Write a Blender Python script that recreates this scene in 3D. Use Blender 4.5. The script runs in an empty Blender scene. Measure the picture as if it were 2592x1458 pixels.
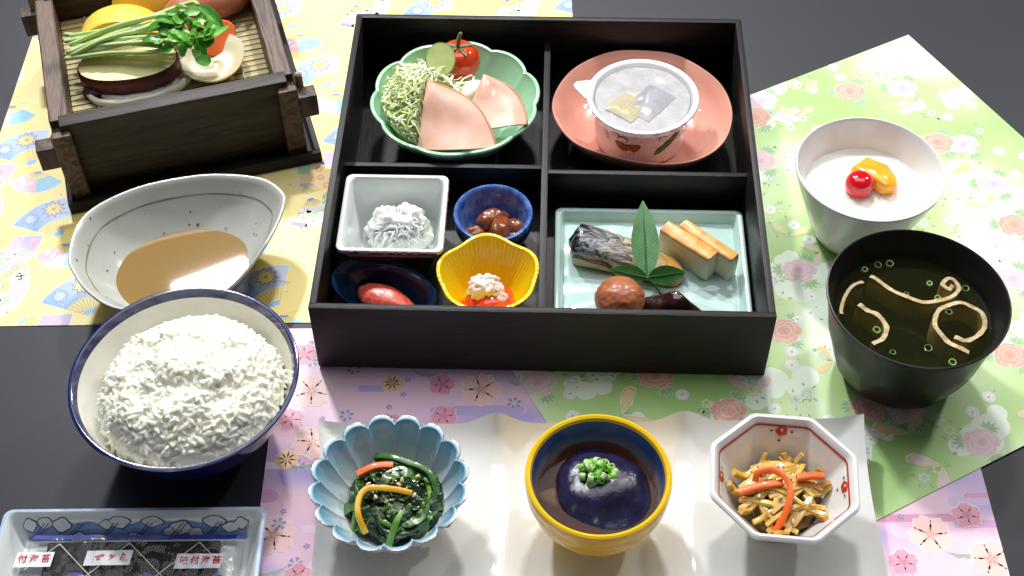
import bpy, bmesh, math, random
from mathutils import Vector, Matrix, noise
random.seed(11)
R = math.radians
pi = math.pi
scene = bpy.context.scene
COL = scene.collection

# ------------------------------------------------------------------ camera
cam = bpy.data.cameras.new('camera'); cam_ob = bpy.data.objects.new('camera', cam); COL.objects.link(cam_ob)
cam.sensor_width = 36.0; cam.lens = 48.396; cam.clip_start = 0.02; cam.clip_end = 60
_p, _r = R(49.6497), R(-0.6532)
_up = Vector((0, math.sin(_p), math.cos(_p))); _rt = Vector((1, 0, 0)); _fw = Vector((0, math.cos(_p), -math.sin(_p)))
_r2 = math.cos(_r)*_rt + math.sin(_r)*_up; _u2 = -math.sin(_r)*_rt + math.cos(_r)*_up
cm = Matrix((_r2, _u2, -_fw)).transposed().to_4x4(); cm.translation = Vector((-0.0221, -0.6350, 0.6698))
cam_ob.matrix_world = cm
scene.camera = cam_ob

# ------------------------------------------------------------------ world and lamps (a lit dining room: ceiling lamps behind the table, dim room)
world = bpy.data.worlds.new('World'); scene.world = world; world.use_nodes = True
wb = world.node_tree.nodes['Background']; wb.inputs[0].default_value = (0.80, 0.88, 1.0, 1); wb.inputs[1].default_value = 0.11
def lamp(name, loc, target, sx, sy, power, color):
    l = bpy.data.lights.new(name, 'AREA'); l.shape = 'RECTANGLE'; l.size = sx; l.size_y = sy; l.energy = power; l.color = color
    o = bpy.data.objects.new(name, l); COL.objects.link(o); o.location = loc
    o.rotation_euler = (Vector(target) - Vector(loc)).to_track_quat('-Z', 'Y').to_euler()
    return o
lamp('ceiling_lamp', (-0.675, 1.335, 1.67), (0, 0, 0), 0.17, 0.08, 36, (0.95, 0.98, 1.0))
lamp('ceiling_lamp', (0.11, 1.30, 1.67), (0, 0, 0), 0.17, 0.08, 26, (1.0, 0.98, 0.95))
lamp('ceiling_lamp', (1.45, 1.10, 1.65), (0.1, 0, 0), 0.17, 0.08, 15, (1.0, 0.97, 0.93))
lamp('ceiling_bounce_fill', (0.0, 0.60, 2.25), (0, 0.60, 0), 2.2, 1.4, 29, (0.97, 0.98, 1.0))  # added soft fill light, standing in for bounce off a white ceiling
scene.view_settings.view_transform = 'Standard'; scene.view_settings.look = 'None'
scene.view_settings.exposure = 0.0; scene.view_settings.gamma = 1.0; scene.view_settings.use_curve_mapping = False
scene.render.engine = 'CYCLES'; scene.cycles.use_denoising = True; scene.cycles.samples = 64
scene.cycles.max_bounces = 10; scene.cycles.transparent_max_bounces = 16; scene.cycles.caustics_reflective = False
scene.cycles.caustics_refractive = False; scene.cycles.sample_clamp_indirect = 4.0

# ------------------------------------------------------------------ colours and materials
def lin(c):
    c /= 255.0
    return c/12.92 if c <= 0.04045 else ((c + 0.055)/1.055)**2.4
def S(r, g, b): return (lin(r), lin(g), lin(b), 1.0)
MATS = {}
def mat(name, base=(200, 200, 200), rough=0.4, base2=None, nscale=60.0, nlo=0.35, nhi=0.65, ndetail=4.0, stretch=(1, 1, 1),
        bump=0.0, bscale=200.0, coat=0.0, coat_rough=0.05, sss=0.0, sssr=(0.004, 0.003, 0.002), spec=0.5, trans=0.0, ior=1.45,
        alpha=1.0, attr=None, sheen=0.0, metal=0.0, specks=None, bdist=0.0006):
    if name in MATS: return MATS[name]
    m = bpy.data.materials.new(name); m.use_nodes = True; nt = m.node_tree; N = nt.nodes; L = nt.links
    b = N['Principled BSDF']; MATS[name] = m
    b.inputs['Base Color'].default_value = S(*base); b.inputs['Roughness'].default_value = rough
    b.inputs['Specular IOR Level'].default_value = spec; b.inputs['IOR'].default_value = ior
    b.inputs['Coat Weight'].default_value = coat; b.inputs['Coat Roughness'].default_value = coat_rough
    b.inputs['Transmission Weight'].default_value = trans; b.inputs['Alpha'].default_value = alpha; b.inputs['Metallic'].default_value = metal
    b.inputs['Sheen Weight'].default_value = sheen
    if sss > 0:
        b.inputs['Subsurface Weight'].default_value = sss; b.inputs['Subsurface Radius'].default_value = sssr; b.inputs['Subsurface Scale'].default_value = 1.0
    tc = N.new('ShaderNodeTexCoord'); mp = N.new('ShaderNodeMapping'); mp.inputs['Scale'].default_value = stretch
    L.new(tc.outputs['Object'], mp.inputs['Vector'])
    col = None
    if attr:
        a = N.new('ShaderNodeAttribute'); a.attribute_name = attr; col = a.outputs['Color']
    if base2:
        n = N.new('ShaderNodeTexNoise'); n.inputs['Scale'].default_value = nscale; n.inputs['Detail'].default_value = ndetail
        L.new(mp.outputs['Vector'], n.inputs['Vector'])
        r = N.new('ShaderNodeValToRGB'); r.color_ramp.elements[0].position = nlo; r.color_ramp.elements[1].position = nhi
        r.color_ramp.elements[0].color = S(*base); r.color_ramp.elements[1].color = S(*base2)
        L.new(n.outputs['Fac'], r.inputs['Fac'])
        if col is None: col = r.outputs['Color']
        else:
            mx = N.new('ShaderNodeMix'); mx.data_type = 'RGBA'; mx.blend_type = 'MULTIPLY'; mx.inputs[0].default_value = 1.0
            L.new(col, mx.inputs[6]); L.new(r.outputs['Color'], mx.inputs[7]); col = mx.outputs[2]
    if specks:      # (colour, scale, threshold): scattered fine dots
        v = N.new('ShaderNodeTexNoise'); v.inputs['Scale'].default_value = specks[1]; v.inputs['Detail'].default_value = 1.0
        L.new(tc.outputs['Object'], v.inputs['Vector'])
        rr = N.new('ShaderNodeMapRange'); rr.inputs[1].default_value = specks[2]; rr.inputs[2].default_value = specks[2] + 0.05
        L.new(v.outputs['Fac'], rr.inputs[0])
        mx = N.new('ShaderNodeMix'); mx.data_type = 'RGBA'
        L.new(rr.outputs[0], mx.inputs[0]); mx.inputs[7].default_value = S(*specks[0])
        if col is None: mx.inputs[6].default_value = S(*base)
        else: L.new(col, mx.inputs[6])
        col = mx.outputs[2]
    if col is not None: L.new(col, b.inputs['Base Color'])
    if bump > 0:
        n2 = N.new('ShaderNodeTexNoise'); n2.inputs['Scale'].default_value = bscale; n2.inputs['Detail'].default_value = 5.0
        L.new(mp.outputs['Vector'], n2.inputs['Vector'])
        bp = N.new('ShaderNodeBump'); bp.inputs['Strength'].default_value = bump; bp.inputs['Distance'].default_value = bdist
        L.new(n2.outputs['Fac'], bp.inputs['Height']); L.new(bp.outputs['Normal'], b.inputs['Normal'])
        if coat > 0: L.new(bp.outputs['Normal'], b.inputs['Coat Normal'])
    return m
def liquid(name, tint, density, haze=0.0, hazecol=(200, 160, 100)):
    """clear broth: fresnel gloss over a clear surface with an absorbing volume; haze mixes in milky diffuse"""
    m = bpy.data.materials.new(name); m.use_nodes = True; nt = m.node_tree; N = nt.nodes; L = nt.links
    N.remove(N['Principled BSDF']); out = N['Material Output']
    fr = N.new('ShaderNodeFresnel'); fr.inputs[0].default_value = 1.34
    tr = N.new('ShaderNodeBsdfTransparent'); gl = N.new('ShaderNodeBsdfGlossy'); gl.inputs['Roughness'].default_value = 0.02
    base = tr.outputs[0]
    if haze > 0:
        df = N.new('ShaderNodeBsdfDiffuse'); df.inputs[0].default_value = S(*hazecol)
        h = N.new('ShaderNodeMixShader'); h.inputs[0].default_value = haze; L.new(tr.outputs[0], h.inputs[1]); L.new(df.outputs[0], h.inputs[2]); base = h.outputs[0]
    mx = N.new('ShaderNodeMixShader'); L.new(fr.outputs[0], mx.inputs[0]); L.new(base, mx.inputs[1]); L.new(gl.outputs[0], mx.inputs[2])
    L.new(mx.outputs[0], out.inputs['Surface'])
    va = N.new('ShaderNodeVolumeAbsorption'); va.inputs['Color'].default_value = S(*tint); va.inputs['Density'].default_value = density
    L.new(va.outputs[0], out.inputs['Volume'])
    return m
def film(name, clear=0.8, rough=0.12, tint=(235, 235, 240), bscale=900.0, bump=0.25, dots=False, ior=1.45):
    """thin plastic film: mostly clear, with a glossy crinkled skin"""
    m = bpy.data.materials.new(name); m.use_nodes = True; nt = m.node_tree; N = nt.nodes; L = nt.links
    b = N['Principled BSDF']; out = N['Material Output']
    b.inputs['Base Color'].default_value = S(*tint); b.inputs['Roughness'].default_value = rough; b.inputs['Specular IOR Level'].default_value = 0.9
    tr = N.new('ShaderNodeBsdfTransparent'); mx = N.new('ShaderNodeMixShader'); mx.inputs[0].default_value = 1 - clear
    L.new(tr.outputs[0], mx.inputs[1]); L.new(b.outputs[0], mx.inputs[2])
    gl = N.new('ShaderNodeBsdfGlossy'); gl.inputs['Roughness'].default_value = rough
    fr = N.new('ShaderNodeFresnel'); fr.inputs[0].default_value = ior
    m2 = N.new('ShaderNodeMixShader'); L.new(fr.outputs[0], m2.inputs[0]); L.new(mx.outputs[0], m2.inputs[1]); L.new(gl.outputs[0], m2.inputs[2])
    L.new(m2.outputs[0], out.inputs['Surface'])
    tc = N.new('ShaderNodeTexCoord')
    if dots:
        n = N.new('ShaderNodeTexVoronoi'); n.inputs['Scale'].default_value = bscale; n.inputs['Randomness'].default_value = 0.15; hs = n.outputs['Distance']
    else:
        n = N.new('ShaderNodeTexNoise'); n.inputs['Scale'].default_value = bscale; n.inputs['Detail'].default_value = 3; hs = n.outputs['Fac']
    L.new(tc.outputs['Object'], n.inputs['Vector'])
    if dots:
        mr = N.new('ShaderNodeMapRange'); mr.inputs[1].default_value = 0.25; mr.inputs[2].default_value = 0.45; mr.inputs[3].default_value = min(1.0, 1 - clear + 0.18); mr.inputs[4].default_value = 1 - clear
        L.new(hs, mr.inputs[0]); L.new(mr.outputs[0], mx.inputs[0])
    bp = N.new('ShaderNodeBump'); bp.inputs['Strength'].default_value = bump; bp.inputs['Distance'].default_value = 0.001
    L.new(hs, bp.inputs['Height']); L.new(bp.outputs['Normal'], b.inputs['Normal']); L.new(bp.outputs['Normal'], gl.inputs['Normal']); L.new(bp.outputs['Normal'], fr.inputs['Normal'])
    return m

# ------------------------------------------------------------------ object helpers
def obj(name, geo, m, parent=None, loc=(0, 0, 0), rot=(0, 0, 0), smooth=38, label=None, cat=None, group=None, kind=None, cols=None, sub=0, fm=None):
    me = bpy.data.meshes.new(name); me.from_pydata([tuple(v) for v in geo[0]], [], geo[1]); me.validate(); me.update()
    ms = m if isinstance(m, (list, tuple)) else [m]
    for x in ms: me.materials.append(x)
    if fm is not None:
        for p, i in zip(me.polygons, fm): p.material_index = i
    if smooth:
        for p in me.polygons: p.use_smooth = True
        if smooth < 180: me.set_sharp_from_angle(angle=R(smooth))
    if cols is not None:
        at = me.color_attributes.new('Col', 'FLOAT_COLOR', 'POINT')
        at.data.foreach_set('color', [c for q in cols for c in q])
    o = bpy.data.objects.new(name, me); COL.objects.link(o)
    o.location = loc; o.rotation_euler = rot
    if parent: o.parent = parent
    if sub:
        s = o.modifiers.new('Subdivision', 'SUBSURF'); s.levels = sub; s.render_levels = sub
    return tag(o, label, cat, group, kind)
def tag(o, label=None, cat=None, group=None, kind=None):
    if label: o['label'] = label
    if cat: o['category'] = cat
    if group: o['group'] = group
    if kind: o['kind'] = kind
    return o
def thing(name, label, cat, loc=(0, 0, 0), rz=0.0, group=None):
    o = bpy.data.objects.new(name, None); COL.objects.link(o); o.empty_display_size = 0.01
    o.location = loc; o.rotation_euler = (0, 0, rz)
    return tag(o, label, cat, group)
BR = R(-2.3102)           # the lunch box stands turned by this much
def BX(u, v, z=0.0): return (math.cos(BR)*u - math.sin(BR)*v, math.sin(BR)*u + math.cos(BR)*v, z)
SR = R(16.3); SO = (-0.3168, 0.0022)      # the steamer's corner and turn
def ST(u, v, z=0.0): return (SO[0] + math.cos(SR)*u - math.sin(SR)*v, SO[1] + math.sin(SR)*u + math.cos(SR)*v, z)

# ------------------------------------------------------------------ geometry helpers: each returns (verts, faces)
def join(*gs):
    V, F = [], []
    for v, f in gs:
        o = len(V); V += [tuple(x) for x in v]; F += [[i + o for i in q] for q in f]
    return V, F
def move(g, M): return [tuple(M @ Vector(v)) for v in g[0]], g[1]
def TR(loc=(0, 0, 0), rot=(0, 0, 0), sc=(1, 1, 1)):
    from mathutils import Euler
    return Matrix.Translation(loc) @ Euler(rot).to_matrix().to_4x4() @ Matrix.Diagonal((*sc, 1))
def loft(rings, cap0=True, cap1=True, closed=True):
    n = len(rings[0]); V = [tuple(p) for r in rings for p in r]; F = []
    for i in range(len(rings) - 1):
        for j in range(n if closed else n - 1):
            k = (j + 1) % n
            F.append([i*n + j, i*n + k, (i + 1)*n + k, (i + 1)*n + j])
    if cap0: F.append(list(range(n))[::-1])
    if cap1: F.append([(len(rings) - 1)*n + j for j in range(n)])
    return V, F
def lathe(prof, n=96, rf=None):
    """prof: (r, z) from the outside foot over the rim to the inside centre; rf(theta, r, z, i) -> (r, z)"""
    V, F, idx = [], [], []
    for i, (r, z) in enumerate(prof):
        if r <= 1e-7: idx.append([len(V)]*n); V.append((0, 0, z)); continue
        row = []
        for j in range(n):
            t = 2*pi*j/n
            rr, zz = rf(t, r, z, i) if rf else (r, z)
            row.append(len(V)); V.append((rr*math.cos(t), rr*math.sin(t), zz))
        idx.append(row)
    for i in range(len(prof) - 1):
        a, b = idx[i], idx[i + 1]
        for j in range(n):
            k = (j + 1) % n
            q = []
            for x in (a[j], a[k], b[k], b[j]):
                if x not in q: q.append(x)
            if len(q) > 2: F.append(q)
    return V, F
def cr(pts, n=6, closed=False):
    """Catmull-Rom through points"""
    P = [Vector(p) for p in pts]; out = []; m = len(P)
    for i in range(m if closed else m - 1):
        if closed: a, b, c, d = P[i - 1], P[i], P[(i + 1) % m], P[(i + 2) % m]
        else: a, b, c, d = P[max(i - 1, 0)], P[i], P[i + 1], P[min(i + 2, m - 1)]
        for k in range(n):
            t = k/n
            out.append(0.5*((2*b) + (c - a)*t + (2*a - 5*b + 4*c - d)*t*t + (3*b - a - 3*c + d)*t**3))
    if not closed: out.append(P[-1])
    return out
def frames(path, up=Vector((0, 0, 1))):
    P = [Vector(p) for p in path]; fr = []; s0 = None
    for i, p in enumerate(P):
        t = (P[min(i + 1, len(P) - 1)] - P[max(i - 1, 0)]).normalized()
        if s0 is None:
            s = t.cross(up)
            if s.length < 1e-3: s = t.cross(Vector((1, 0, 0)))
        else: s = s0 - t*s0.dot(t)
        s.normalize(); s0 = s
        fr.append((p, t, s, s.cross(t)))
    return fr
def tube(path, rad, n=8, taper=True, flat=1.0):
    fr = frames(path); m = len(fr); rings = []
    for i, (p, t, s, u) in enumerate(fr):
        r = rad[i] if isinstance(rad, (list, tuple)) else rad
        rings.append([p + s*r*math.cos(2*pi*j/n) + u*r*flat*math.sin(2*pi*j/n) for j in range(n)])
    if taper:
        for i, e in ((0, -1), (-1, 1)):
            p, t, s, u = fr[i]; r = rad[i] if isinstance(rad, (list, tuple)) else rad
            cap = [p + t*e*r*0.5 + (q - p)*0.55 for q in rings[i]]
            if e < 0: rings.insert(0, cap)
            else: rings.append(cap)
    return loft([[tuple(q) for q in r] for r in rings])
def ribbon(path, w, t, twist=0.0, up=Vector((0, 0, 1)), wf=None):
    """rectangular strip swept along a path, with slightly eased edges"""
    fr = frames(path, up); m = len(fr); rings = []
    for i, (p, tt, s, u) in enumerate(fr):
        a = twist*i/max(1, m - 1); s2 = s*math.cos(a) + u*math.sin(a); u2 = u*math.cos(a) - s*math.sin(a)
        k = wf(i/max(1, m - 1)) if wf else 1.0
        hw, ht = w*k/2, t*(0.5 + 0.5*k)/2
        e = 0.86
        rings.append([p + s2*x + u2*y for x, y in ((-hw, -ht*e), (-hw*e, -ht), (hw*e, -ht), (hw, -ht*e), (hw, ht*e), (hw*e, ht), (-hw*e, ht), (-hw, ht*e))])
    return loft([[tuple(q) for q in r] for r in rings])
ICO = {}
def ico(sub):
    if sub not in ICO:
        bm = bmesh.new(); bmesh.ops.create_icosphere(bm, subdivisions=sub, radius=1.0); bm.verts.ensure_lookup_table()
        ICO[sub] = ([v.co.copy() for v in bm.verts], [[v.index for v in f.verts] for f in bm.faces]); bm.free()
    return ICO[sub]
def blob(rx, ry, rz, amp=0.15, freq=1.6, seed=0, sub=3, fine=0.0, ffreq=6.0, flat=None):
    v, f = ico(sub); V = []
    o = Vector((seed*7.31, seed*3.17, seed*5.7))
    for p in v:
        k = 1 + amp*noise.noise(p*freq + o) + fine*noise.noise(p*ffreq + o)
        z = p.z*rz*k
        if flat is not None: z = max(z, flat)
        V.append((p.x*rx*k, p.y*ry*k, z))
    return V, f
def rrect(sx, sy, r, n=6, cx=0.0, cy=0.0):
    P = []
    for qx, qy, a0 in ((1, 1, 0), (-1, 1, 90), (-1, -1, 180), (1, -1, 270)):
        for k in range(n + 1):
            a = R(a0 + 90*k/n); P.append((cx + qx*(sx/2 - r) + r*math.cos(a), cy + qy*(sy/2 - r) + r*math.sin(a)))
    return P
def ellipse(a, b, n=40, p=2.0, rot=0.0, cx=0, cy=0):
    P = []
    for k in range(n):
        t = 2*pi*k/n; c, s = math.cos(t), math.sin(t)
        x = a*math.copysign(abs(c)**(2/p), c); y = b*math.copysign(abs(s)**(2/p), s)
        P.append((cx + x*math.cos(rot) - y*math.sin(rot), cy + x*math.sin(rot) + y*math.cos(rot)))
    return P
def inset(P, d):
    n = len(P); cx = sum(p[0] for p in P)/n; cy = sum(p[1] for p in P)/n; out = []
    for x, y in P:
        l = math.hypot(x - cx, y - cy) or 1; k = max(0.0, (l - d)/l); out.append((cx + (x - cx)*k, cy + (y - cy)*k))
    return out
def slab(P, z0, z1, b=0.0005, zf=None):
    """outline extruded with eased edges; zf(x, y) lifts it"""
    zf = zf or (lambda x, y: 0.0)
    Q = inset(P, b)
    rings = [[(x, y, z0 + zf(x, y)) for x, y in Q], [(x, y, z0 + b + zf(x, y)) for x, y in P], [(x, y, z1 - b + zf(x, y)) for x, y in P], [(x, y, z1 + zf(x, y)) for x, y in Q]]
    return loft(rings)
def box(x0, x1, y0, y1, z0, z1, b=0.0006):
    bm = bmesh.new(); bmesh.ops.create_cube(bm, size=1.0)
    for v in bm.verts: v.co = Vector(((x0 + x1)/2 + v.co.x*(x1 - x0), (y0 + y1)/2 + v.co.y*(y1 - y0), (z0 + z1)/2 + v.co.z*(z1 - z0)))
    if b > 0: bmesh.ops.bevel(bm, geom=bm.edges[:], offset=b, segments=2, affect='EDGES', profile=0.6)
    bm.verts.index_update()
    g = ([v.co.copy() for v in bm.verts], [[v.index for v in f.verts] for f in bm.faces]); bm.free()
    return g
def leaf(L, W, fold=0.25, curl=0.2, nx=10, tip=1.4, wob=0.0, seed=0, th=0.0004):
    """leaf along +x, midrib creased, with a little thickness"""
    top, F = [], []
    for i in range(nx + 1):
        t = i/nx; w = W*0.5*max(0.02, math.sin(pi*min(1, t**0.85))**(1/tip))*(1 - 0.15*t)
        z = curl*L*(t*t) - 0.02*L
        for j in range(-2, 3):
            s = j/2
            top.append((t*L, s*w, z + abs(s)*w*fold + wob*noise.noise(Vector((t*4, s*2, seed)))*L))
    n = 5; bot = [(x, y, z - th) for x, y, z in top]; m = len(top)
    for i in range(nx):
        for j in range(n - 1):
            a = i*n + j; F.append([a, a + n, a + n + 1, a + 1]); F.append([m + a, m + a + 1, m + a + n + 1, m + a + n])
    for i in range(nx):
        a = i*n; F.append([a, m + a, m + a + n, a + n]); a = i*n + n - 1; F.append([a, a + n, m + a + n, m + a])
    for j in range(n - 1):
        F.append([j, j + 1, m + j + 1, m + j]); a = nx*n + j; F.append([a, m + a, m + a + 1, a + 1])
    return top + bot, F
# ------------------------------------------------------------------ printed paper: flat print built as thin coloured shapes on the sheet
class Print:
    def __init__(s, clip, z=0.0):
        s.clip = clip; s.V = []; s.F = []; s.C = []; s.z = z; s.m = 0; s.fade = None
    def _clip(s, P):
        out = P; n = len(s.clip)
        for i in range(n):
            ax, ay = s.clip[i]; bx_, by_ = s.clip[(i + 1) % n]
            ins = lambda p: (bx_ - ax)*(p[1] - ay) - (by_ - ay)*(p[0] - ax) >= 0
            inp, out = out, []
            for k in range(len(inp)):
                p, q = inp[k], inp[(k + 1) % len(inp)]
                ip, iq = ins(p), ins(q)
                if ip: out.append(p)
                if ip != iq:
                    d1 = (bx_ - ax)*(p[1] - ay) - (by_ - ay)*(p[0] - ax); d2 = (bx_ - ax)*(q[1] - ay) - (by_ - ay)*(q[0] - ax)
                    t = d1/(d1 - d2); out.append(tuple(p[c] + (q[c] - p[c])*t for c in range(len(p))))
            if not out: return out
        return out
    def poly(s, pts, col, layer=1):
        cols = col if isinstance(col, list) else [col]*len(pts)
        if s.fade: cols = [tuple(c[i]*(1 - s.fade[1]) + s.fade[0][i]*s.fade[1] for i in range(3)) for c in cols]
        P = s._clip([(x, y, *c) for (x, y), c in zip(pts, cols)])
        if len(P) < 3: return
        o = len(s.V); s.V += [(p[0], p[1], s.z + layer*1.5e-5 + (s.m % 60)*2.1e-6) for p in P]; s.C += [(p[2], p[3], p[4], 1.0) for p in P]
        s.F.append(list(range(o, o + len(P))))
    def line(s, pts, w, col, layer=2):
        for (ax, ay), (bx_, by_) in zip(pts[:-1], pts[1:]):
            dx, dy = bx_ - ax, by_ - ay; l = math.hypot(dx, dy) or 1; nx, ny = -dy/l*w/2, dx/l*w/2
            s.poly([(ax - nx, ay - ny), (bx_ - nx, by_ - ny), (bx_ + nx, by_ + ny), (ax + nx, ay + ny)], col, layer)
    def obj(s, name, parent, m):
        return obj(name, (s.V, s.F), m, parent, smooth=0, cols=s.C)
def C3(r, g, b): return S(r, g, b)[:3]
def arc(cx, cy, r, a0, a1, n=14): return [(cx + r*math.cos(R(a0 + (a1 - a0)*k/n)), cy + r*math.sin(R(a0 + (a1 - a0)*k/n))) for k in range(n + 1)]
def sector(cx, cy, r0, r1, a0, a1, n=14): return arc(cx, cy, r1, a0, a1, n) + arc(cx, cy, r0, a1, a0, n)
def disc(cx, cy, r, n=12): return [(cx + r*math.cos(2*pi*k/n), cy + r*math.sin(2*pi*k/n)) for k in range(n)]
def flower(pr, x, y, r, n, col, ccol, lay, rot=0.0, notch=True, line=None, fat=0.42):
    pr.m += 1
    for k in range(n):
        a = rot + 2*pi*k/n
        pts = []
        for (u, w) in ((0.06, 0), (0.35, -fat*0.75), (0.7, -fat), (0.98, -fat*0.42), (0.86 if notch else 1.06, 0), (0.98, fat*0.42), (0.7, fat), (0.35, fat*0.75)):
            pts.append((x + r*(u*math.cos(a) - w*math.sin(a)), y + r*(u*math.sin(a) + w*math.cos(a))))
        if line:
            mx = sum(p[0] for p in pts)/8; my = sum(p[1] for p in pts)/8
            pr.poly([(mx + (p[0] - mx)*1.16, my + (p[1] - my)*1.16) for p in pts], line, lay)
        c = [tuple(q*0.9 for q in ccol) if i == 0 else col for i in range(8)]
        pr.poly(pts, c, lay + 1)
    pr.poly(disc(x, y, r*0.13, 8), ccol, lay + 2)
def star(pr, x, y, r, n, col, edge, lay, rot=0.0):
    def pts(k): return [(x + k*r*(1.0 if i % 2 == 0 else 0.62)*math.cos(rot + pi*i/n), y + k*r*(1.0 if i % 2 == 0 else 0.62)*math.sin(rot + pi*i/n)) for i in range(2*n)]
    pr.poly(pts(1.28), edge, lay); pr.poly(pts(1.0), col, lay + 1)
    for i in range(n):
        a = rot + 2*pi*i/n; pr.line([(x + r*0.2*math.cos(a), y + r*0.2*math.sin(a)), (x + r*0.8*math.cos(a), y + r*0.8*math.sin(a))], r*0.03, edge, lay + 2)
WHITE = C3(246, 244, 238)
def fan(pr, px, py, r0, r1, a0, a1, cA, cB, kind, rng):
    n = 16; pr.m += 1
    pr.poly(sector(px, py, r0 - .0004, r1 + .0006, a0 - .8, a1 + .8, n), WHITE, 1)
    cols = []
    for k in range(n + 1): t = k/n; cols.append(tuple(cA[i]*(1 - t) + cB[i]*t for i in range(3)))
    pr.poly(sector(px, py, r0, r1, a0, a1, n), cols + cols[::-1], 2)
    def at(f, t): a = R(a0 + (a1 - a0)*t); r = r0 + (r1 - r0)*f; return px + r*math.cos(a), py + r*math.sin(a)
    rm = (r1 - r0)
    if kind == 'blue':
        x, y = at(.56, .36); star(pr, x, y, rm*.36, 10, C3(252, 226, 130), C3(110, 112, 190), 5)
        x2, y2 = at(.60, .78); star(pr, x2, y2, rm*.26, 9, C3(176, 204, 244), C3(104, 112, 190), 5, .3)
        x, y = at(.56, .36); pr.poly(disc(x, y, rm*.07, 8), C3(180, 160, 60), 9)
        for k in range(26):
            x, y = at(rng.uniform(.08, .95), rng.uniform(.03, .97)); pr.poly(disc(x, y, .0004, 6), C3(206, 224, 250), 4)
        for k in range(5):
            x, y = at(.14 + .05*k, .04 + .1*k); pr.line([(x, y), (x + .002, y + .0012), (x + .0042, y + .001)], .0004, C3(70, 110, 190), 4)
    elif kind == 'pink':
        for k in range(5):
            x, y = at([.5, .75, .35, .68, .9][k], [.45, .28, .2, .62, .12][k]); rr = rm*.27; d = rng.uniform(0, 180)
            pr.poly(disc(x, y, rr*1.08, 14)[:8], WHITE, 5); pr.poly(sector(x, y, rr*.15, rr, 0, 180, 10), C3(150, 196, 160), 6)
            for j in range(1, 6): a = R(j*30); pr.line([(x, y), (x + rr*math.cos(a), y + rr*math.sin(a))], .00045, C3(236, 244, 230), 7)
        for k in range(16):
            x, y = at(rng.uniform(.1, .9), rng.uniform(.4, .97)); pr.poly(disc(x, y, .0013, 9), C3(248, 190, 218), 4); pr.poly(disc(x, y, .0007, 7), C3(244, 170, 205), 5)
    elif kind == 'almond':
        pr.poly(sector(px, py, r0, r1, a0 + (a1 - a0)*.55, a1, n), C3(120, 196, 232), 3)
        for k in range(3):
            x, y = at(rng.uniform(.3, .7), .1 + .15*k); star(pr, x, y, rm*.22, 9, C3(226, 224, 244), C3(240, 190, 214), 5)
        for k in range(7):
            x, y = at(rng.uniform(.15, .85), rng.uniform(.6, .95)); a = rng.uniform(0, 6); pr.line([(x, y), (x + .002*math.cos(a), y + .002*math.sin(a))], .0005, C3(190, 228, 244), 4)
    elif kind == 'small':
        for k in range(6):
            x, y = at(rng.uniform(.35, .85), rng.uniform(.5, .95)); pr.poly(disc(x, y, .002, 9), C3(168, 206, 178), 5); pr.poly(disc(x, y, .0011, 7), C3(196, 222, 200), 6)
        for k in range(14):
            x, y = at(rng.uniform(.1, .95), rng.uniform(.03, .5)); pr.poly(disc(x, y, .0005, 6), C3(250, 214, 226), 5)
    elif kind == 'orange':
        pr.poly(sector(px, py, r0 + rm*.45, r1, a1 - 20, a1, 6), C3(150, 204, 176), 3)
        for k in range(4):
            x, y = at([.62, .4, .75, .3][k], [.2, .45, .6, .12][k])
            for j in range(12): a = 2*pi*j/12; pr.line([(x + .0012*math.cos(a), y + .0012*math.sin(a)), (x + .0028*math.cos(a), y + .0028*math.sin(a))], .0006, C3(206, 150, 90), 5)
            pr.poly(disc(x, y, .0009, 8), C3(250, 240, 220), 5); pr.poly(disc(x, y, .0004, 6), C3(110, 90, 150), 6)
    elif kind == 'leafy':
        pr.poly(sector(px, py, r0 + rm*.3, r0 + rm*.6, a0, a1, n), C3(160, 206, 160), 3)
        for k in range(12):
            x, y = at(rng.uniform(.1, .95), rng.uniform(.03, .97)); pr.poly(disc(x, y, .0019, 8), C3(244, 246, 240), 4)
        for k in range(14):
            x, y = at(rng.uniform(-.05, 1.1), rng.uniform(-.05, 1.05)); a = rng.uniform(0, 6)
            pr.poly([(x, y), (x + .0018*math.cos(a + .5), y + .0018*math.sin(a + .5)), (x + .003*math.cos(a), y + .003*math.sin(a)), (x + .0018*math.cos(a - .5), y + .0018*math.sin(a - .5))], C3(110, 150, 96), 5)
        pr.poly(sector(px, py, r1 - rm*.2, r1, a0, a0 + 24, 6), C3(150, 130, 196), 4)
    # sticks and the pivot leaf
    hub = {'blue': C3(124, 186, 232), 'pink': C3(140, 200, 184), 'almond': C3(92, 120, 200), 'small': C3(110, 170, 170), 'orange': C3(240, 210, 130), 'leafy': C3(90, 110, 190)}[kind]
    for k in range(9):
        a = R(a0 + (a1 - a0)*(k + .5)/9); pr.line([(px + r0*.42*math.cos(a), py + r0*.42*math.sin(a)), (px + r0*.96*math.cos(a), py + r0*.96*math.sin(a))], .00045, C3(186, 166, 92), 2)
    pr.poly(sector(px, py, r0*.14, r0*.44, a0, a1, 6), WHITE, 2); pr.poly(sector(px, py, r0*.18, r0*.40, a0 + 2, a1 - 2, 6), hub, 3)
def spiky(pr, x, y, r, col, lay):
    pr.m += 1
    for j in range(6):
        a = 2*pi*j/6; pr.line([(x, y), (x + r*math.cos(a), y + r*math.sin(a))], r*.45, col, lay)

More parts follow.
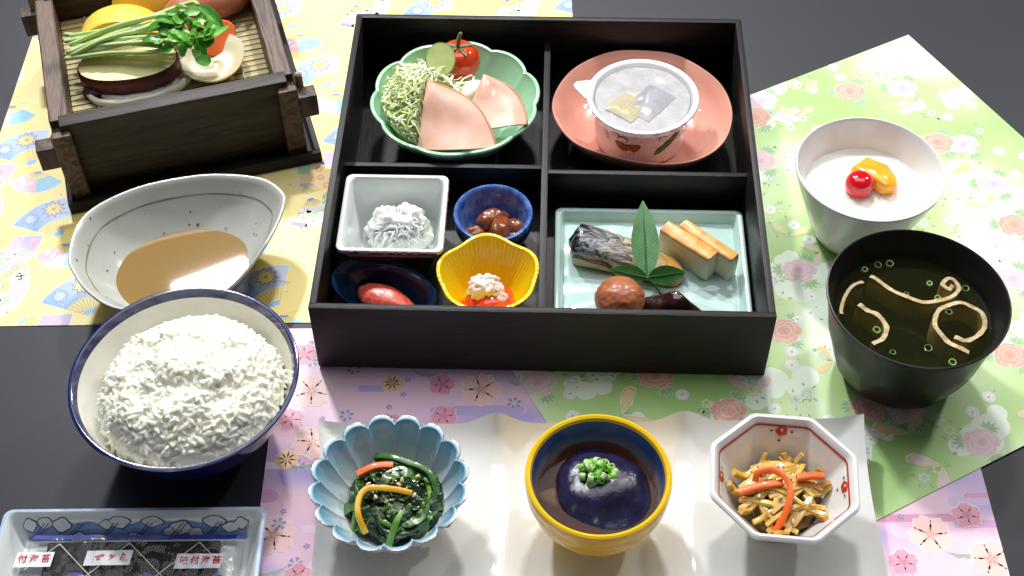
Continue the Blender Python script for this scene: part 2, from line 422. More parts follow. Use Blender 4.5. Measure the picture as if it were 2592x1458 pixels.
def waves(N, L, tc, bp):
    # the sheets are not dead flat: soft broad swells catch the light
    w = N.new('ShaderNodeTexNoise'); w.inputs['Scale'].default_value = 11; w.inputs['Detail'].default_value = 2; L.new(tc.outputs['Object'], w.inputs['Vector'])
    b2 = N.new('ShaderNodeBump'); b2.inputs['Strength'].default_value = .5; b2.inputs['Distance'].default_value = .006; L.new(w.outputs['Fac'], b2.inputs['Height'])
    if bp: L.new(bp.outputs['Normal'], b2.inputs['Normal'])
    return b2
def paper_mat(name, c1, c2, c3, scale, stretch=(1, 1, 1)):
    m = bpy.data.materials.new(name); m.use_nodes = True; nt = m.node_tree; N = nt.nodes; L = nt.links; b = N['Principled BSDF']
    tc = N.new('ShaderNodeTexCoord'); mp = N.new('ShaderNodeMapping'); mp.inputs['Scale'].default_value = stretch; L.new(tc.outputs['Object'], mp.inputs[0])
    n = N.new('ShaderNodeTexNoise'); n.inputs['Scale'].default_value = scale; n.inputs['Detail'].default_value = 1.5; L.new(mp.outputs[0], n.inputs['Vector'])
    r = N.new('ShaderNodeValToRGB'); e = r.color_ramp.elements; e[0].position = .36; e[0].color = S(*c1); e[1].position = .66; e[1].color = S(*c3)
    k = e.new(.5); k.color = S(*c2); L.new(n.outputs['Fac'], r.inputs[0])
    n2 = N.new('ShaderNodeTexNoise'); n2.inputs['Scale'].default_value = 1800; n2.inputs['Detail'].default_value = 3; L.new(tc.outputs['Object'], n2.inputs['Vector'])
    bp = N.new('ShaderNodeBump'); bp.inputs['Strength'].default_value = .12; bp.inputs['Distance'].default_value = .0003; L.new(n2.outputs['Fac'], bp.inputs['Height'])
    bp = waves(N, L, tc, bp)
    L.new(r.outputs[0], b.inputs['Base Color']); L.new(bp.outputs[0], b.inputs['Normal']); b.inputs['Roughness'].default_value = .42
    return m
INK = mat('printing_ink', attr='Col', rough=.42, bump=.1, bscale=1800, bdist=.0003)
_n, _l = INK.node_tree.nodes, INK.node_tree.links
_w = waves(_n, _l, next(q for q in _n if q.type == 'TEX_COORD'), next(q for q in _n if q.type == 'BUMP')); _l.new(_w.outputs['Normal'], _n['Principled BSDF'].inputs['Normal'])

# ------------------------------------------------------------------ the table
table = obj('table_top', box(-1.1, 1.0, -.75, 1.1, -.03, 0, .002), mat('black_table', (37, 39, 47), .5, base2=(40, 41, 48), nscale=6, stretch=(1, 3, 1), bump=.06, bscale=420, spec=.45), smooth=30, kind='structure')

SW, SH, ST_ = .41, .326, .0003
def sheet(name, label, loc, rz, m):
    t = thing(name, label, 'placemat', loc, rz)
    obj('paper', box(-SW/2, SW/2, -SH/2, SH/2, 0, ST_, 0), m, t, smooth=0)
    return t, Print([(-SW/2, -SH/2), (SW/2, -SH/2), (SW/2, SH/2), (-SW/2, SH/2)], ST_)

# yellow sheet of folding fans
YC = (-.3833 + SW/2, -.0928 + SH/2)
yt, yp = sheet('paper_placemat', 'yellow paper placemat printed with folding fans, under the steamer and sauce dish', (*YC, .0002), 0, paper_mat('yellow_paper', (250, 226, 130), (251, 230, 144), (252, 234, 160), 9))
rng = random.Random(5); yp.fade = (C3(250, 234, 176), .14)
for n in range(-3, 5):
    for k in range(-5, 7):
        ax = -.368 + .033*k + .1165*n - YC[0]; ay = .0735 - .0675*k + .0047*n - YC[1]
        if not (-.28 < ax < .28 and -.26 < ay < .26): continue
        fan(yp, ax + .0161, ay - .0248, .0185, .037, 85, 161, C3(196, 214, 246), C3(92, 152, 226), 'blue', rng)
        fan(yp, ax - .0296, ay - .0248, .0135, .0325, -95, 5, C3(250, 190, 222), C3(182, 168, 224), 'pink', rng)
        fan(yp, ax + .0200, ay - .0286, .0085, .0215, -150, -30, C3(246, 188, 206), C3(240, 176, 204), 'almond', rng)
        fan(yp, ax - .0158, ay - .0662, .0075, .0190, -55, 55, C3(246, 176, 216), C3(190, 190, 232), 'small', rng)
        fan(yp, ax + .0560, ay + .0080, .0120, .0300, 20, 105, C3(250, 206, 140), C3(248, 216, 160), 'orange', rng)
        fan(yp, ax + .0600, ay + .0060, .0100, .0280, -112, -28, C3(214, 210, 240), C3(226, 240, 220), 'leafy', rng)
        for j in range(7): spiky(yp, ax + rng.uniform(-.05, .06), ay + rng.uniform(-.035, .035), .0011, C3(253, 248, 220), 0.6)
        yp.line(cr([(ax - .03, ay - .04, 0), (ax - .01, ay - .034, 0), (ax + .01, ay - .032, 0), (ax + .03, ay - .026, 0)], 4) and [(p.x, p.y) for p in cr([(ax - .03, ay - .04, 0), (ax - .01, ay - .034, 0), (ax + .01, ay - .032, 0), (ax + .03, ay - .026, 0)], 4)], .00025, C3(206, 182, 90), .5)
yp.obj('printed_pattern', yt, INK)

# pink sheet of cherry blossoms
PC = (-.1652 + SW/2, -.0979 - SH/2)
pt, pp = sheet('paper_placemat', 'pink and lilac paper placemat printed with cherry blossoms, under the long white plate', (*PC, .0007), 0, paper_mat('pink_paper', (176, 164, 222), (236, 200, 226), (246, 206, 222), 7, (1, 3.4, 1)))
rng = random.Random(9); pp.fade = (C3(240, 212, 232), .26)
def band(pr, x, y, l, h, col, lay):
    P = [(x + a, y + b) for a, b in arc(0, 0, h/2, 90, 270, 8)] + [(x + l + a, y + b) for a, b in arc(0, 0, h/2, -90, 90, 8)]
    pr.poly([(px_, py_) for px_, py_ in inset(P, -.0003)], C3(248, 232, 240), lay); pr.poly(P, col, lay + .5)
for k in range(95):
    x, y = rng.uniform(-.24, .2), rng.uniform(-.165, .165); c = rng.choice([(222, 128, 172), (214, 150, 200), (176, 160, 218), (240, 212, 228), (236, 190, 214), (200, 186, 230), (244, 226, 236)])
    band(pp, x, y, rng.uniform(.012, .06), rng.choice([.005, .007, .009]), C3(*c), .3 + .002*k)
for k in range(90):
    x, y = rng.uniform(-.2, .2), rng.uniform(-.16, .16); flower(pp, x, y, .0021, 5, C3(120, 116, 166), C3(246, 232, 240), 3, rng.uniform(0, 6), fat=.3, line=C3(244, 232, 240))
def lob(pr, x, y, l, a):    # green crescent blade
    pr.m += 1
    P = [(-l/2, .002), (-l/4, .0002), (0, -.0006), (l/4, .0002), (l/2, .002), (l/4, -.0028), (l/8, -.0022), (0, -.0036), (-l/8, -.0022), (-l/4, -.0028)]
    Q = [(x + p*math.cos(a) - q*math.sin(a), y + p*math.sin(a) + q*math.cos(a)) for p, q in P]
    pr.poly([(u, v) for u, v in inset(Q, -.0003)], C3(234, 234, 226), 3); pr.poly(Q, C3(128, 166, 138), 4)
def ssix(pr, x, y, r, col):
    pr.m += 1
    for j in range(6):
        a = 2*pi*j/6 + .3; c, s_ = math.cos(a), math.sin(a)
        Q = [(x + r*(u*c - w*s_), y + r*(u*s_ + w*c)) for u, w in ((.22, 0), (.7, -.24), (1, -.2), (.9, 0), (1, .2), (.7, .24))]
        pr.poly([(u, v) for u, v in inset(Q, -.0003)], C3(240, 238, 240), 5); pr.poly(Q, col, 6)
for k in range(46):
    lob(pp, rng.uniform(-.2, .2), rng.uniform(-.16, .16), rng.uniform(.016, .026), rng.uniform(-.4, .3))
for k in range(110):
    ssix(pp, rng.uniform(-.2, .2), rng.uniform(-.16, .16), .0045, C3(*rng.choice([(104, 128, 186), (110, 150, 116), (98, 110, 160)])))
spots = [(-.143, -.1463), (-.1392, -.1826), (-.0417, -.1465), (.2072, -.249), (.2372, -.2645)]
reds = [(-.15, -.1181), (-.1539, -.1668), (-.0632, -.1658), (.2301, -.2368), (.1892, -.2658), (-.095, -.171)]
for k in range(40): spots.append((rng.uniform(-.16, .24), rng.uniform(-.41, -.1)))
for k in range(34): reds.append((rng.uniform(-.16, .24), rng.uniform(-.41, -.1)))
done = []
for i, (x, y) in enumerate(spots + reds):
    if i >= 5 and not (len(spots) <= i < len(spots) + 6) and any(math.hypot(x - a, y - b) < .019 for a, b in done): continue
    done.append((x, y)); peach = i < len(spots)
    flower(pp, x - PC[0], y - PC[1], .0125 if peach else .0085, 5, C3(248, 204, 186) if peach else C3(230, 130, 158), C3(232, 166, 120) if peach else C3(206, 84, 116), 7, rng.uniform(0, 6), line=C3(250, 232, 220))
    for j in range(5):
        a = 2*pi*j/5 + .2; r = .005 if peach else .0034; pp.line([(x - PC[0] + .3*r*math.cos(a), y - PC[1] + .3*r*math.sin(a)), (x - PC[0] + r*math.cos(a), y - PC[1] + r*math.sin(a))], .0004, C3(200, 120, 90), 10)
for k in range(26):
    x, y = rng.uniform(-.2, .2), rng.uniform(-.16, .16)
    if any(math.hypot(x + PC[0] - a, y + PC[1] - b) < .016 for a, b in done): continue
    flower(pp, x, y, .007, 8, C3(240, 196, 120), C3(206, 150, 70), 7, rng.uniform(0, 6), line=C3(250, 232, 200), fat=.3)
pp.obj('printed_pattern', pt, INK)

# green sheet of peonies and butterflies
GA = R(27.3); gx = (math.cos(GA), math.sin(GA)); gy = (-math.sin(GA), math.cos(GA))
GC = (.2783 - gx[0]*SW/2 - gy[0]*SH/2, .1783 - gx[1]*SW/2 - gy[1]*SH/2)
gt, gp = sheet('paper_placemat', 'green paper placemat printed with peonies and butterflies, under the soup and yogurt bowls', (*GC, .0013), GA, paper_mat('green_paper', (168, 206, 124), (190, 222, 150), (230, 242, 224), 11))
def GL(x, y): dx, dy = x - GC[0], y - GC[1]; return dx*gx[0] + dy*gx[1], dx*gy[0] + dy*gy[1]
rng = random.Random(21); gp.fade = (C3(212, 232, 190), .34)
def cloud(pr, x, y, s, a=0.0):
    for j in range(7):
        u, v = rng.uniform(-1, 1)*s, rng.uniform(-.3, .3)*s
        pr.poly(disc(x + u*math.cos(a) - v*math.sin(a), y + u*math.sin(a) + v*math.cos(a), s*rng.uniform(.25, .42), 18), C3(236, 246, 236), .4 + rng.random()*.3)
def gleaf(pr, x, y, r, a):
    pr.m += 1
    P = []
    for k in range(11):
        t = -1 + 2*k/10; rr = r*(1.0 if k % 2 == 0 else .62)*(1.15 - .25*abs(t)); P.append((x + rr*math.cos(a + t*1.2), y + rr*math.sin(a + t*1.2)))
    P.append((x, y))
    pr.poly(inset(P, -.0004), C3(236, 246, 220), 3); pr.poly(P, C3(112, 168, 110), 4)
    for t in (-.96, 0, .96): pr.line([(x, y), (x + r*.85*math.cos(a + t), y + r*.85*math.sin(a + t))], .0003, C3(214, 236, 196), 5)
def peony(pr, x, y, r, c1, c2):
    for k in range(3): gleaf(pr, x + r*.9*math.cos(2.1*k + 2.6), y + r*.9*math.sin(2.1*k + 2.6), r*.72, 2.1*k + 2.6)
    pale = C3(252, 226, 214); lay = 6
    for ring, (n, rr, pr_) in enumerate(((10, .72, .34), (8, .46, .30), (5, .20, .26))):
        for k in range(n):
            a = 2*pi*k/n + ring*.4 + .2*math.sin(3*k); cx, cy = x + r*rr*math.cos(a), y + r*rr*math.sin(a)*.86
            rad = r*pr_*(1 + .15*math.sin(5*k + ring))
            P = [(cx + rad*math.cos(a + t)*(1 + .1*math.cos(6*t)), cy + rad*.95*math.sin(a + t)*(1 + .1*math.cos(6*t))) for t in [2*pi*q/14 for q in range(14)]]
            pr.poly(inset(P, -.00035), pale, lay)
            cols = []
            for q in range(14):
                t = .5 + .5*math.cos(2*pi*q/14); cols.append(tuple(c1[i]*t + c2[i]*(1 - t) for i in range(3)))
            pr.poly(P, cols, lay + .4); lay += .05
        lay += .5
def butterfly(pr, x, y, s, a, c1, c2):
    pr.m += 1
    for sg in (-1, 1):
        P = [(0, .06*sg), (.35, .3*sg), (.75, .55*sg), (1.1, 1.0*sg), (.95, 1.25*sg), (.6, 1.2*sg), (.35, .95*sg), (.2, .6*sg)]
        for k, (g, c, l) in enumerate(((1.14, C3(250, 236, 210), 6), (1.0, c2, 6.3), (.82, c1, 6.6))):
            mx, my = .55, .75*sg
            Q = [(mx + (u - mx)*g, my + (v - my)*g) for u, v in P]
            pr.poly([(x + s*(u*math.cos(a) - v*math.sin(a)), y + s*(u*math.sin(a) + v*math.cos(a))) for u, v in Q], c, l)
        pr.line([(x, y), (x + s*(.4*math.cos(a + sg*.2)), y + s*(.4*math.sin(a + sg*.2)))], .00025, C3(90, 80, 60), 7)
for k in range(52):
    x, y = rng.uniform(-.2, .2), rng.uniform(-.16, .16); cloud(gp, x, y, rng.uniform(.012, .03), rng.uniform(-.3, .3))
red = (C3(238, 128, 136), C3(214, 74, 96)); pnk = (C3(240, 184, 220), C3(206, 130, 186))
peo = [(.2237, .1152, red), (.1591, .1062, pnk), (.1520, .0890, red), (.2931, .059, pnk), (.2760, .0610, red), (.3101, -.0179, red), (.1623, -.0554, pnk), (.2974, -.065, pnk), (.2808, -.1257, red), (.1461, -.1048, red), (.1883, -.1631, red), (.2491, -.1888, pnk), (.2101, -.1667, pnk), (-.0073, -.1426, pnk), (.064, -.1381, red), (.2380, .0110, pnk), (.150, .045, pnk), (.262, .118, pnk), (.3050, .020, pnk), (.105, -.165, red), (.13, -.19, pnk), (.08, -.12, pnk)]
pl = [GL(x, y) for x, y, c in peo]
small = []
for k in range(420):
    x, y = rng.uniform(-.2, .2), rng.uniform(-.16, .16)
    if any(math.hypot(x - a, y - b) < .013 for a, b in pl): continue
    if any(math.hypot(x - a, y - b) < .0056 for a, b in small): continue
    small.append((x, y))
    if k % 5 < 3:
        gp.poly(disc(x, y, .0042, 12), C3(238, 240, 244), 2); flower(gp, x, y, .0034, 5, C3(250, 248, 252), C3(206, 130, 170), 2.5, rng.uniform(0, 6), line=C3(186, 170, 206), fat=.36)
    else:
        c = rng.choice([C3(190, 198, 236), C3(222, 230, 150), C3(200, 206, 236)])
        for j in range(6): a = j*pi/3; gp.poly(disc(x + .0024*math.cos(a), y + .0024*math.sin(a), .0011, 8), c, 2.5)
        for j in range(4):
            a = rng.uniform(0, 6.28); r0 = .0048; gp.poly([(x + r0*math.cos(a), y + r0*math.sin(a)), (x + (r0 + .0018)*math.cos(a + .1), y + (r0 + .0018)*math.sin(a + .1)), (x + (r0 + .0036)*math.cos(a), y + (r0 + .0036)*math.sin(a)), (x + (r0 + .0018)*math.cos(a - .1), y + (r0 + .0018)*math.sin(a - .1))], C3(96, 132, 96), 2.6)
    if k % 3 == 0: gp.poly(disc(x + .006, y + .002, .0005, 6), C3(80, 80, 90), 2.5)
for x, y, s, a, c in ((.262, .098, .0115, 2.2, 0), (.258, .128, .009, .4, 1), (.2775, .030, .0115, 1.4, 0), (.288, .008, .010, 3.6, 1), (.296, -.0005, .009, 2.0, 2), (.208, -.1815, .0125, 2.0, 0), (.2225, -.205, .0125, 3.7, 1), (.2905, -.165, .010, 2.6, 1), (.183, .090, .009, 1.6, 2), (.19, .117, .009, 1.6, 2), (.16, -.025, .010, 1.3, 2), (.178, -.040, .008, 3.4, 1), (.043, -.166, .013, .4, 3), (.172, -.128, .008, 3.0, 0), (.12, -.15, .01, 1.5, 1)):
    c1, c2 = [(C3(250, 196, 110), C3(240, 168, 70)), (C3(242, 190, 222), C3(240, 184, 130)), (C3(238, 226, 140), C3(180, 180, 120)), (C3(248, 206, 150), C3(236, 160, 90))][c]
    u, v = GL(x, y); butterfly(gp, u, v, s, a - GA, c1, c2)
for (x, y, c), (u, v) in zip(peo, pl): peony(gp, u, v, .0104, *c)
gp.obj('printed_pattern', gt, INK)
# ------------------------------------------------------------------ lunch box
W = .27; D = .269; H = .0563; T = .0048
WOOD = mat('black_stained_wood', (16, 14, 15), .46, spec=.35, specks=((120, 114, 110), 1100, .79), base2=(40, 34, 34), nscale=34, nlo=.4, nhi=.8, stretch=(1, 14, 14), bump=.45, bscale=120, bdist=.0004)
WOODY = mat('black_stained_wood_cross', (16, 14, 15), .46, spec=.35, specks=((120, 114, 110), 1100, .79), base2=(40, 34, 34), nscale=34, nlo=.4, nhi=.8, stretch=(14, 1, 14), bump=.45, bscale=120, bdist=.0004)
bento = thing('lunch_box', 'square black wooden lunch box divided into four compartments by low partitions', 'box', BX(0, 0, .0019), BR)
e = .0016
obj('wall', box(-W/2, W/2, D/2 - T, D/2, 0, H, e), WOOD, bento); obj('wall', box(-W/2, W/2, -D/2, -D/2 + T, 0, H, e), WOOD, bento)
obj('wall', box(-W/2 + .0004, -W/2 + T, -D/2 + .003, D/2 - .003, .0005, H + .0004, e*.7), WOODY, bento); obj('wall', box(W/2 - T, W/2 - .0004, -D/2 + .003, D/2 - .003, .0005, H + .0004, e*.7), WOODY, bento)
obj('bottom', box(-W/2 + .002, W/2 - .002, -D/2 + .002, D/2 - .002, .0006, .0045, .0003), WOODY, bento)
DH = .0385
obj('partition', box(-.0022, .0022, -D/2 + T - .0005, D/2 - T + .0005, .0042, DH, .0007), WOODY, bento)
obj('partition', box(-W/2 + T - .0005, -.0018, .0018, .0056, .0042, DH - .0012, .0007), WOOD, bento)
obj('partition', box(.0018, W/2 - T + .0005, -.0022, .0016, .0042, DH - .0012, .0007), WOOD, bento)
FZ = .0019 + .0045        # inside floor

# ------------------------------------------------------------------ glazed dishes
def bprof(rb, rr, h, th, foot=.004, fr=None, belly=.55, ft=None, n=9, lip=.5):
    """bowl profile: foot radius rb, rim radius rr, height h"""
    fr = fr or rb; P = [(0, foot*.6), (fr - .003, foot*.6), (fr - .0022, 0), (fr, 0), (fr + .0004, foot)]
    for k in range(1, n + 1):
        t = k/n; P.append((rb + (rr - rb)*t**belly, foot + (h - foot - th*lip)*t))
    P += [(rr - th*.12, h - th*.12), (rr - th*.5, h), (rr - th*.88, h - th*.12)]
    for k in range(n, -1, -1):
        t = k/n; P.append((max(.001, rb - th*.3 + (rr - th - rb + th*.3)*t**belly), foot + th + (h - foot - th*lip - th)*t))
    P.append((0, foot + th))
    return P
GLZ = dict(rough=.12, coat=.5, coat_rough=.04)

# rice bowl
RBC = (-.2049, -.1744)
navy = mat('navy_glaze', (16, 24, 84), **GLZ); porc = mat('white_porcelain', (226, 225, 216), rough=.16, coat=.4)
rb = thing('rice_bowl', 'white rice bowl with navy blue rim and outside, heaped with rice', 'bowl', (*RBC, .0008))
P = bprof(.026, .0637, .0570, .0028, foot=.006, belly=.48, n=12)
k = 5 + 12
obj('outer_wall', lathe(P[:k], 112), navy, rb); obj('rim', lathe(P[k - 1:k + 5], 112), navy, rb); obj('inner_wall', lathe(P[k + 4:], 112), porc, rb)

# yogurt bowl
YB = (.2031, -.0213)
yb = thing('yogurt_bowl', 'white flared porcelain bowl holding yogurt, on the green placemat', 'bowl', (*YB, .0018))
wp = mat('bright_porcelain', (232, 232, 232), rough=.14, coat=.4)
P = [(0, .002), (.0225, .002), (.0232, 0), (.0258, 0), (.0268, .003)]
for q in range(1, 27):
    t = q/26; P.append((.0272 + (.0462 - .0272)*t**.92 + (.00018 if q % 2 else -.00018), .003 + .0525*t))
P += [(.0466, .0572), (.0462, .0582), (.0453, .0584), (.0446, .0576)]
for q in range(8, -1, -1): t = q/8; P.append((.0245 + (.0442 - .0245)*t, .006 + .050*t))
P.append((0, .006))
obj('body', lathe(P, 112), wp, yb)

# soup bowl with cut facets
SB = (.2088, -.1340)
sb = thing('soup_bowl', 'black lacquered soup bowl with carved facets, filled with clear soup', 'bowl', (*SB, .0018))
lac = mat('black_lacquer', (15, 13, 14), rough=.3, spec=.3, bump=.05, bscale=500)
P = [(0, .003), (.025, .003), (.0258, 0), (.0285, 0), (.030, .004)] + [(.0312 + (.0505 - .0312)*t**.45, .004 + .060*t) for t in [q/16 for q in range(1, 17)]]
n0 = len(P)
P += [(.0518, .0662), (.0517, .0670), (.0508, .0672), (.0500, .0664), (.0480, .060), (.0448, .050), (.0428, .040), (.0385, .028), (.031, .016), (.022, .0105), (0, .0095)]
def cut(t, r, z, i):
    if i < 5 or i >= n0: return r, z
    f = (z - .004)/.060
    m, ph = (12, 0.0) if f < .52 else (12, pi/12)
    a = ((t + ph + pi/m) % (2*pi/m)) - pi/m
    w = math.sin(pi*min(1, (f/.52 if f < .52 else (f - .52)/.42)))**.5 if f < .94 else 0
    flat = r*math.cos(pi/m)/math.cos(a)
    return r - max(0.0, (r - flat))*w*(.85 if f < .52 else .35), z
obj('outer_wall', lathe(P[:n0 + 3], 144, cut), lac, sb, smooth=14); obj('inner_wall', lathe(P[n0 + 2:], 144), mat('black_lacquer_inside', (14, 13, 14), rough=.5, spec=.35), sb)

# yellow cup, blue inside
YCc = (.0222, -.2418); PLZ = .0068
yc = thing('round_cup', 'yellow ribbed cup with blue inside, holding simmered eggplant', 'cup', (*YCc, PLZ))
ylw = mat('yellow_glaze', (232, 186, 22), rough=.25, base2=(240, 196, 34), nscale=40, coat=.3, bump=.08, bscale=90)
blu = mat('blue_inside_glaze', (66, 100, 168), rough=.16, base2=(92, 124, 184), nscale=35, coat=.4)
nt = blu.node_tree; N = nt.nodes; L = nt.links       # blue at the lip, thinning to a cream glaze in the hollow
tc = N.new('ShaderNodeTexCoord'); sx = N.new('ShaderNodeSeparateXYZ'); L.new(tc.outputs['Object'], sx.inputs[0]); mr = N.new('ShaderNodeMapRange'); mr.inputs[1].default_value = .026; mr.inputs[2].default_value = .038; L.new(sx.outputs[2], mr.inputs[0])
mx = N.new('ShaderNodeMix'); mx.data_type = 'RGBA'; mx.inputs[6].default_value = S(196, 188, 168); bi = N['Principled BSDF'].inputs['Base Color']; L.new(bi.links[0].from_socket, mx.inputs[7]); L.new(mr.outputs[0], mx.inputs[0]); L.new(mx.outputs[2], bi)
P = [(0, .002), (.0150, .002), (.0156, 0), (.0182, 0), (.0192, .004)]
for q in range(1, 25):
    t = q/24; P.append((.0196 + (.0386 - .0196)*math.sin(t*pi/2)**.72 + .00035*math.sin(t*26), .004 + .040*t))
n1 = len(P); P += [(.0389, .0462), (.0386, .0480), (.0374, .0487), (.0360, .0480), (.0352, .0462)]; n2 = len(P)
P += [(.0350, .044), (.0342, .036), (.0325, .027), (.0290, .017), (.022, .009), (.010, .0062), (0, .006)]
obj('outer_wall', lathe(P[:n1], 112), ylw, yc); obj('rim', lathe(P[n1 - 1:n2], 112), ylw, yc); obj('inner_wall', lathe(P[n2 - 1:], 112), blu, yc)

# blue chrysanthemum bowl
CB = (-.0886, -.2385)
m = mat('pale_blue_glaze', (120, 180, 208), rough=.12, coat=.5)
nt = m.node_tree; N = nt.nodes; L = nt.links       # glaze runs from blue at the lip to white in the hollow
tc = N.new('ShaderNodeTexCoord'); sx = N.new('ShaderNodeSeparateXYZ'); L.new(tc.outputs['Object'], sx.inputs[0])
ln = N.new('ShaderNodeVectorMath'); ln.operation = 'LENGTH'; vm = N.new('ShaderNodeVectorMath'); vm.operation = 'MULTIPLY'; vm.inputs[1].default_value = (1, 1, 0)
L.new(tc.outputs['Object'], vm.inputs[0]); L.new(vm.outputs[0], ln.inputs[0])
mr = N.new('ShaderNodeValToRGB'); mp = N.new('ShaderNodeMapRange'); mp.inputs[1].default_value = .022; mp.inputs[2].default_value = .0435; L.new(ln.outputs['Value'], mp.inputs[0]); L.new(mp.outputs[0], mr.inputs[0])
el = mr.color_ramp.elements; el[0].position = .25; el[0].color = S(222, 228, 230); el[1].position = .86; el[1].color = S(104, 168, 200); k_ = el.new(.955); k_.color = S(206, 222, 226)
L.new(mr.outputs[0], N['Principled BSDF'].inputs['Base Color'])
cb = thing('flower_bowl', 'pale blue chrysanthemum-shaped bowl with silver edge, holding dressed spinach', 'bowl', (*CB, PLZ))
P = bprof(.017, .0418, .0395, .0026, foot=.005, belly=.62, n=12)
ko = 5 + 12
def petal(t, r, z, i, n=16):
    f = max(0.0, min(1.0, (r - .015)/.027)); s = abs(math.sin(n*t/2 + .2)); b = s**.55
    return r*(1 - .085*f*(1 - b)) + .0010*f*b, z - .0022*f*f*(1 - b)
def petal_in(t, r, z, i): return petal(t, r, z, i)
obj('outer_wall', lathe(P[:ko + 2], 256, petal), mat('white_back_glaze', (222, 226, 228), **GLZ), cb)
obj('inner_wall', lathe(P[ko + 1:], 256, petal), m, cb)
tp = []
for j in range(256):
    t = 2*pi*j/256; r, z = petal(t, .0418 - .0002, .0395 - .0004, 0); tp.append((r*math.cos(t), r*math.sin(t), z))
V, F = [], []
for j in range(256):
    r0 = Vector(tp[j]); d = Vector((r0.x, r0.y, 0)).normalized()
    for a in range(6): V.append(r0 + (d*math.cos(a*pi/3) + Vector((0, 0, 1))*math.sin(a*pi/3))*.00042)
for j in range(256):
    for a in range(6): F.append([j*6 + a, ((j + 1) % 256)*6 + a, ((j + 1) % 256)*6 + (a + 1) % 6, j*6 + (a + 1) % 6])
obj('silver_edge', (V, F), mat('silver_line', (206, 206, 206), rough=.25, base2=(120, 116, 112), nscale=500, metal=.6), cb)

# octagonal bowl
OB = (.1209, -.2403)
ob = thing('octagonal_bowl', 'white octagonal bowl with red line and red blossoms inside, holding simmered root strips', 'bowl', (*OB, PLZ), R(106))
def octr(t, r, z, i, n=8):
    a = ((t + pi/n) % (2*pi/n)) - pi/n        # corner at t = 0
    b = pi/n - abs(a); f = min(1.0, max(0.0, (r - .008)/.012))
    flat = r*math.cos(pi/n)/math.cos(b); s = .93
    return r + (min(r*.985, flat) - r)*f, z
P = [(0, .002), (.013, .002), (.0136, 0), (.016, 0), (.017, .005)] + [(.0185 + (.0418 - .0185)*t, .005 + .0345*t**1.02) for t in [q/10 for q in range(1, 11)]]
P += [(.0424, .0408), (.0423, .0424), (.0412, .0432), (.0398, .0430), (.0388, .0420)] + [(.0168 + (.0384 - .0168)*t, .0075 + .034*t**1.02) for t in [q/10 for q in range(10, -1, -1)]] + [(0, .0072)]
obj('body', lathe(P, 192, octr), mat('octagon_porcelain', (228, 228, 226), **GLZ), ob, smooth=30)
redp = mat('red_overglaze', (186, 44, 20), .3, coat=.3); blk = mat('dark_green_overglaze', (30, 44, 36), .3)
def octwall(f, th):        # point on the inner wall at height fraction f, angle th, just proud
    r = .0168 + (.0384 - .0168)*f; z = .0075 + .034*f**1.02
    r, z = octr(th % (2*pi), r, z, 0); return Vector((r*math.cos(th)*.99, r*math.sin(th)*.99, z + .00025))
V, F = [], []
for j in range(193):
    th = 2*pi*j/192; V += [octwall(.955, th), octwall(.925, th)]
for j in range(192): F.append([2*j, 2*j + 2, 2*j + 3, 2*j + 1])
obj('red_line', (V, F), redp, ob)
def wallspot(f, th, ru, rv, m, name, par, n=14):
    c = octwall(f, th); u = (octwall(f, th + .05) - octwall(f, th - .05)).normalized(); v = (octwall(f + .05, th) - octwall(f - .05, th)).normalized(); nn = u.cross(v); nn = nn if nn.z > 0 else -nn
    V = [c + nn*.0003] + [c + nn*.00022 + u*ru*math.cos(2*pi*k/n)*(1 + .12*math.cos(5*2*pi*k/n)) + v*rv*math.sin(2*pi*k/n)*(1 + .12*math.cos(5*2*pi*k/n)) for k in range(n)]
    return obj(name, (V, [[0, k + 1, (k + 1) % n + 1] for k in range(n)]), m, par, smooth=0)
yl = mat('pale_overglaze', (236, 200, 150), .3)
for th in (R(-22.5), R(-112.5), R(67.5), R(157.5)):
    fl = wallspot(.86, th, .0033, .0026, redp, 'painted_blossom', ob); wallspot(.88, th, .0008, .0010, yl, 'blossom_eye', fl).location.z += .00025
    for df, dt in ((.86, .17), (.86, -.17), (.72, .03)): wallspot(df, th + dt, .0008, .0006, blk, 'painted_leaf', ob, 8)

# green fluted bowl in the box
GB = BX(-.0616, .0638, FZ)
gb = thing('fluted_bowl', 'celadon green fluted bowl with scalloped rim, holding cabbage, ham and a tomato', 'bowl', GB, BR)
P = bprof(.024, .0578, .0395, .0030, foot=.004, belly=.60, n=12)
def flute(t, r, z, i, n=10):
    f = max(0.0, min(1.0, (r - .022)/.034)); s = abs(math.sin(n*t/2 + .55)); b = s**.7
    return r*(1 - .050*f*(1 - b)), z - .0016*f*f*(1 - b)
gg = mat('celadon_green_glaze', (164, 214, 176), rough=.14, base2=(178, 222, 188), nscale=22, coat=.5, sss=.1)
obj('body', lathe(P, 220, flute), gg, gb)
tp = []

# pink oval dish in the box
pts = [(.0027, .0653), (.0141, .1018), (.0407, .1240), (.0675, .1275), (.0939, .1215), (.1188, .0963), (.1270, .0645), (.1197, .0337), (.1012, .0154), (.0763, .0099), (.0476, .0153), (.0170, .0310)]
pc = (.0650, .0672)
OUT = cr([((u - pc[0])*.985, (v - .0015 - pc[1])*.975, 0) for u, v in pts], 9, True)
pd = thing('oval_dish', 'salmon pink glazed oval dish under the natto cup', 'dish', BX(*pc, FZ), BR)
def shell(OUT, prof, n=None):
    """prof: (scale of outline, z); closes at the end with a cap point"""
    rings = [[(p.x*s, p.y*s, z) for p in OUT] for s, z in prof]
    return loft(rings, True, True)
PR = [(.30, .001), (.44, 0), (.47, .001), (.60, .0035), (.78, .010), (.92, .020), (.985, .0275), (1.0, .0298), (.992, .0306), (.968, .0296), (.90, .0220), (.77, .0125), (.60, .0072), (.50, .0060), (.30, .0056)]
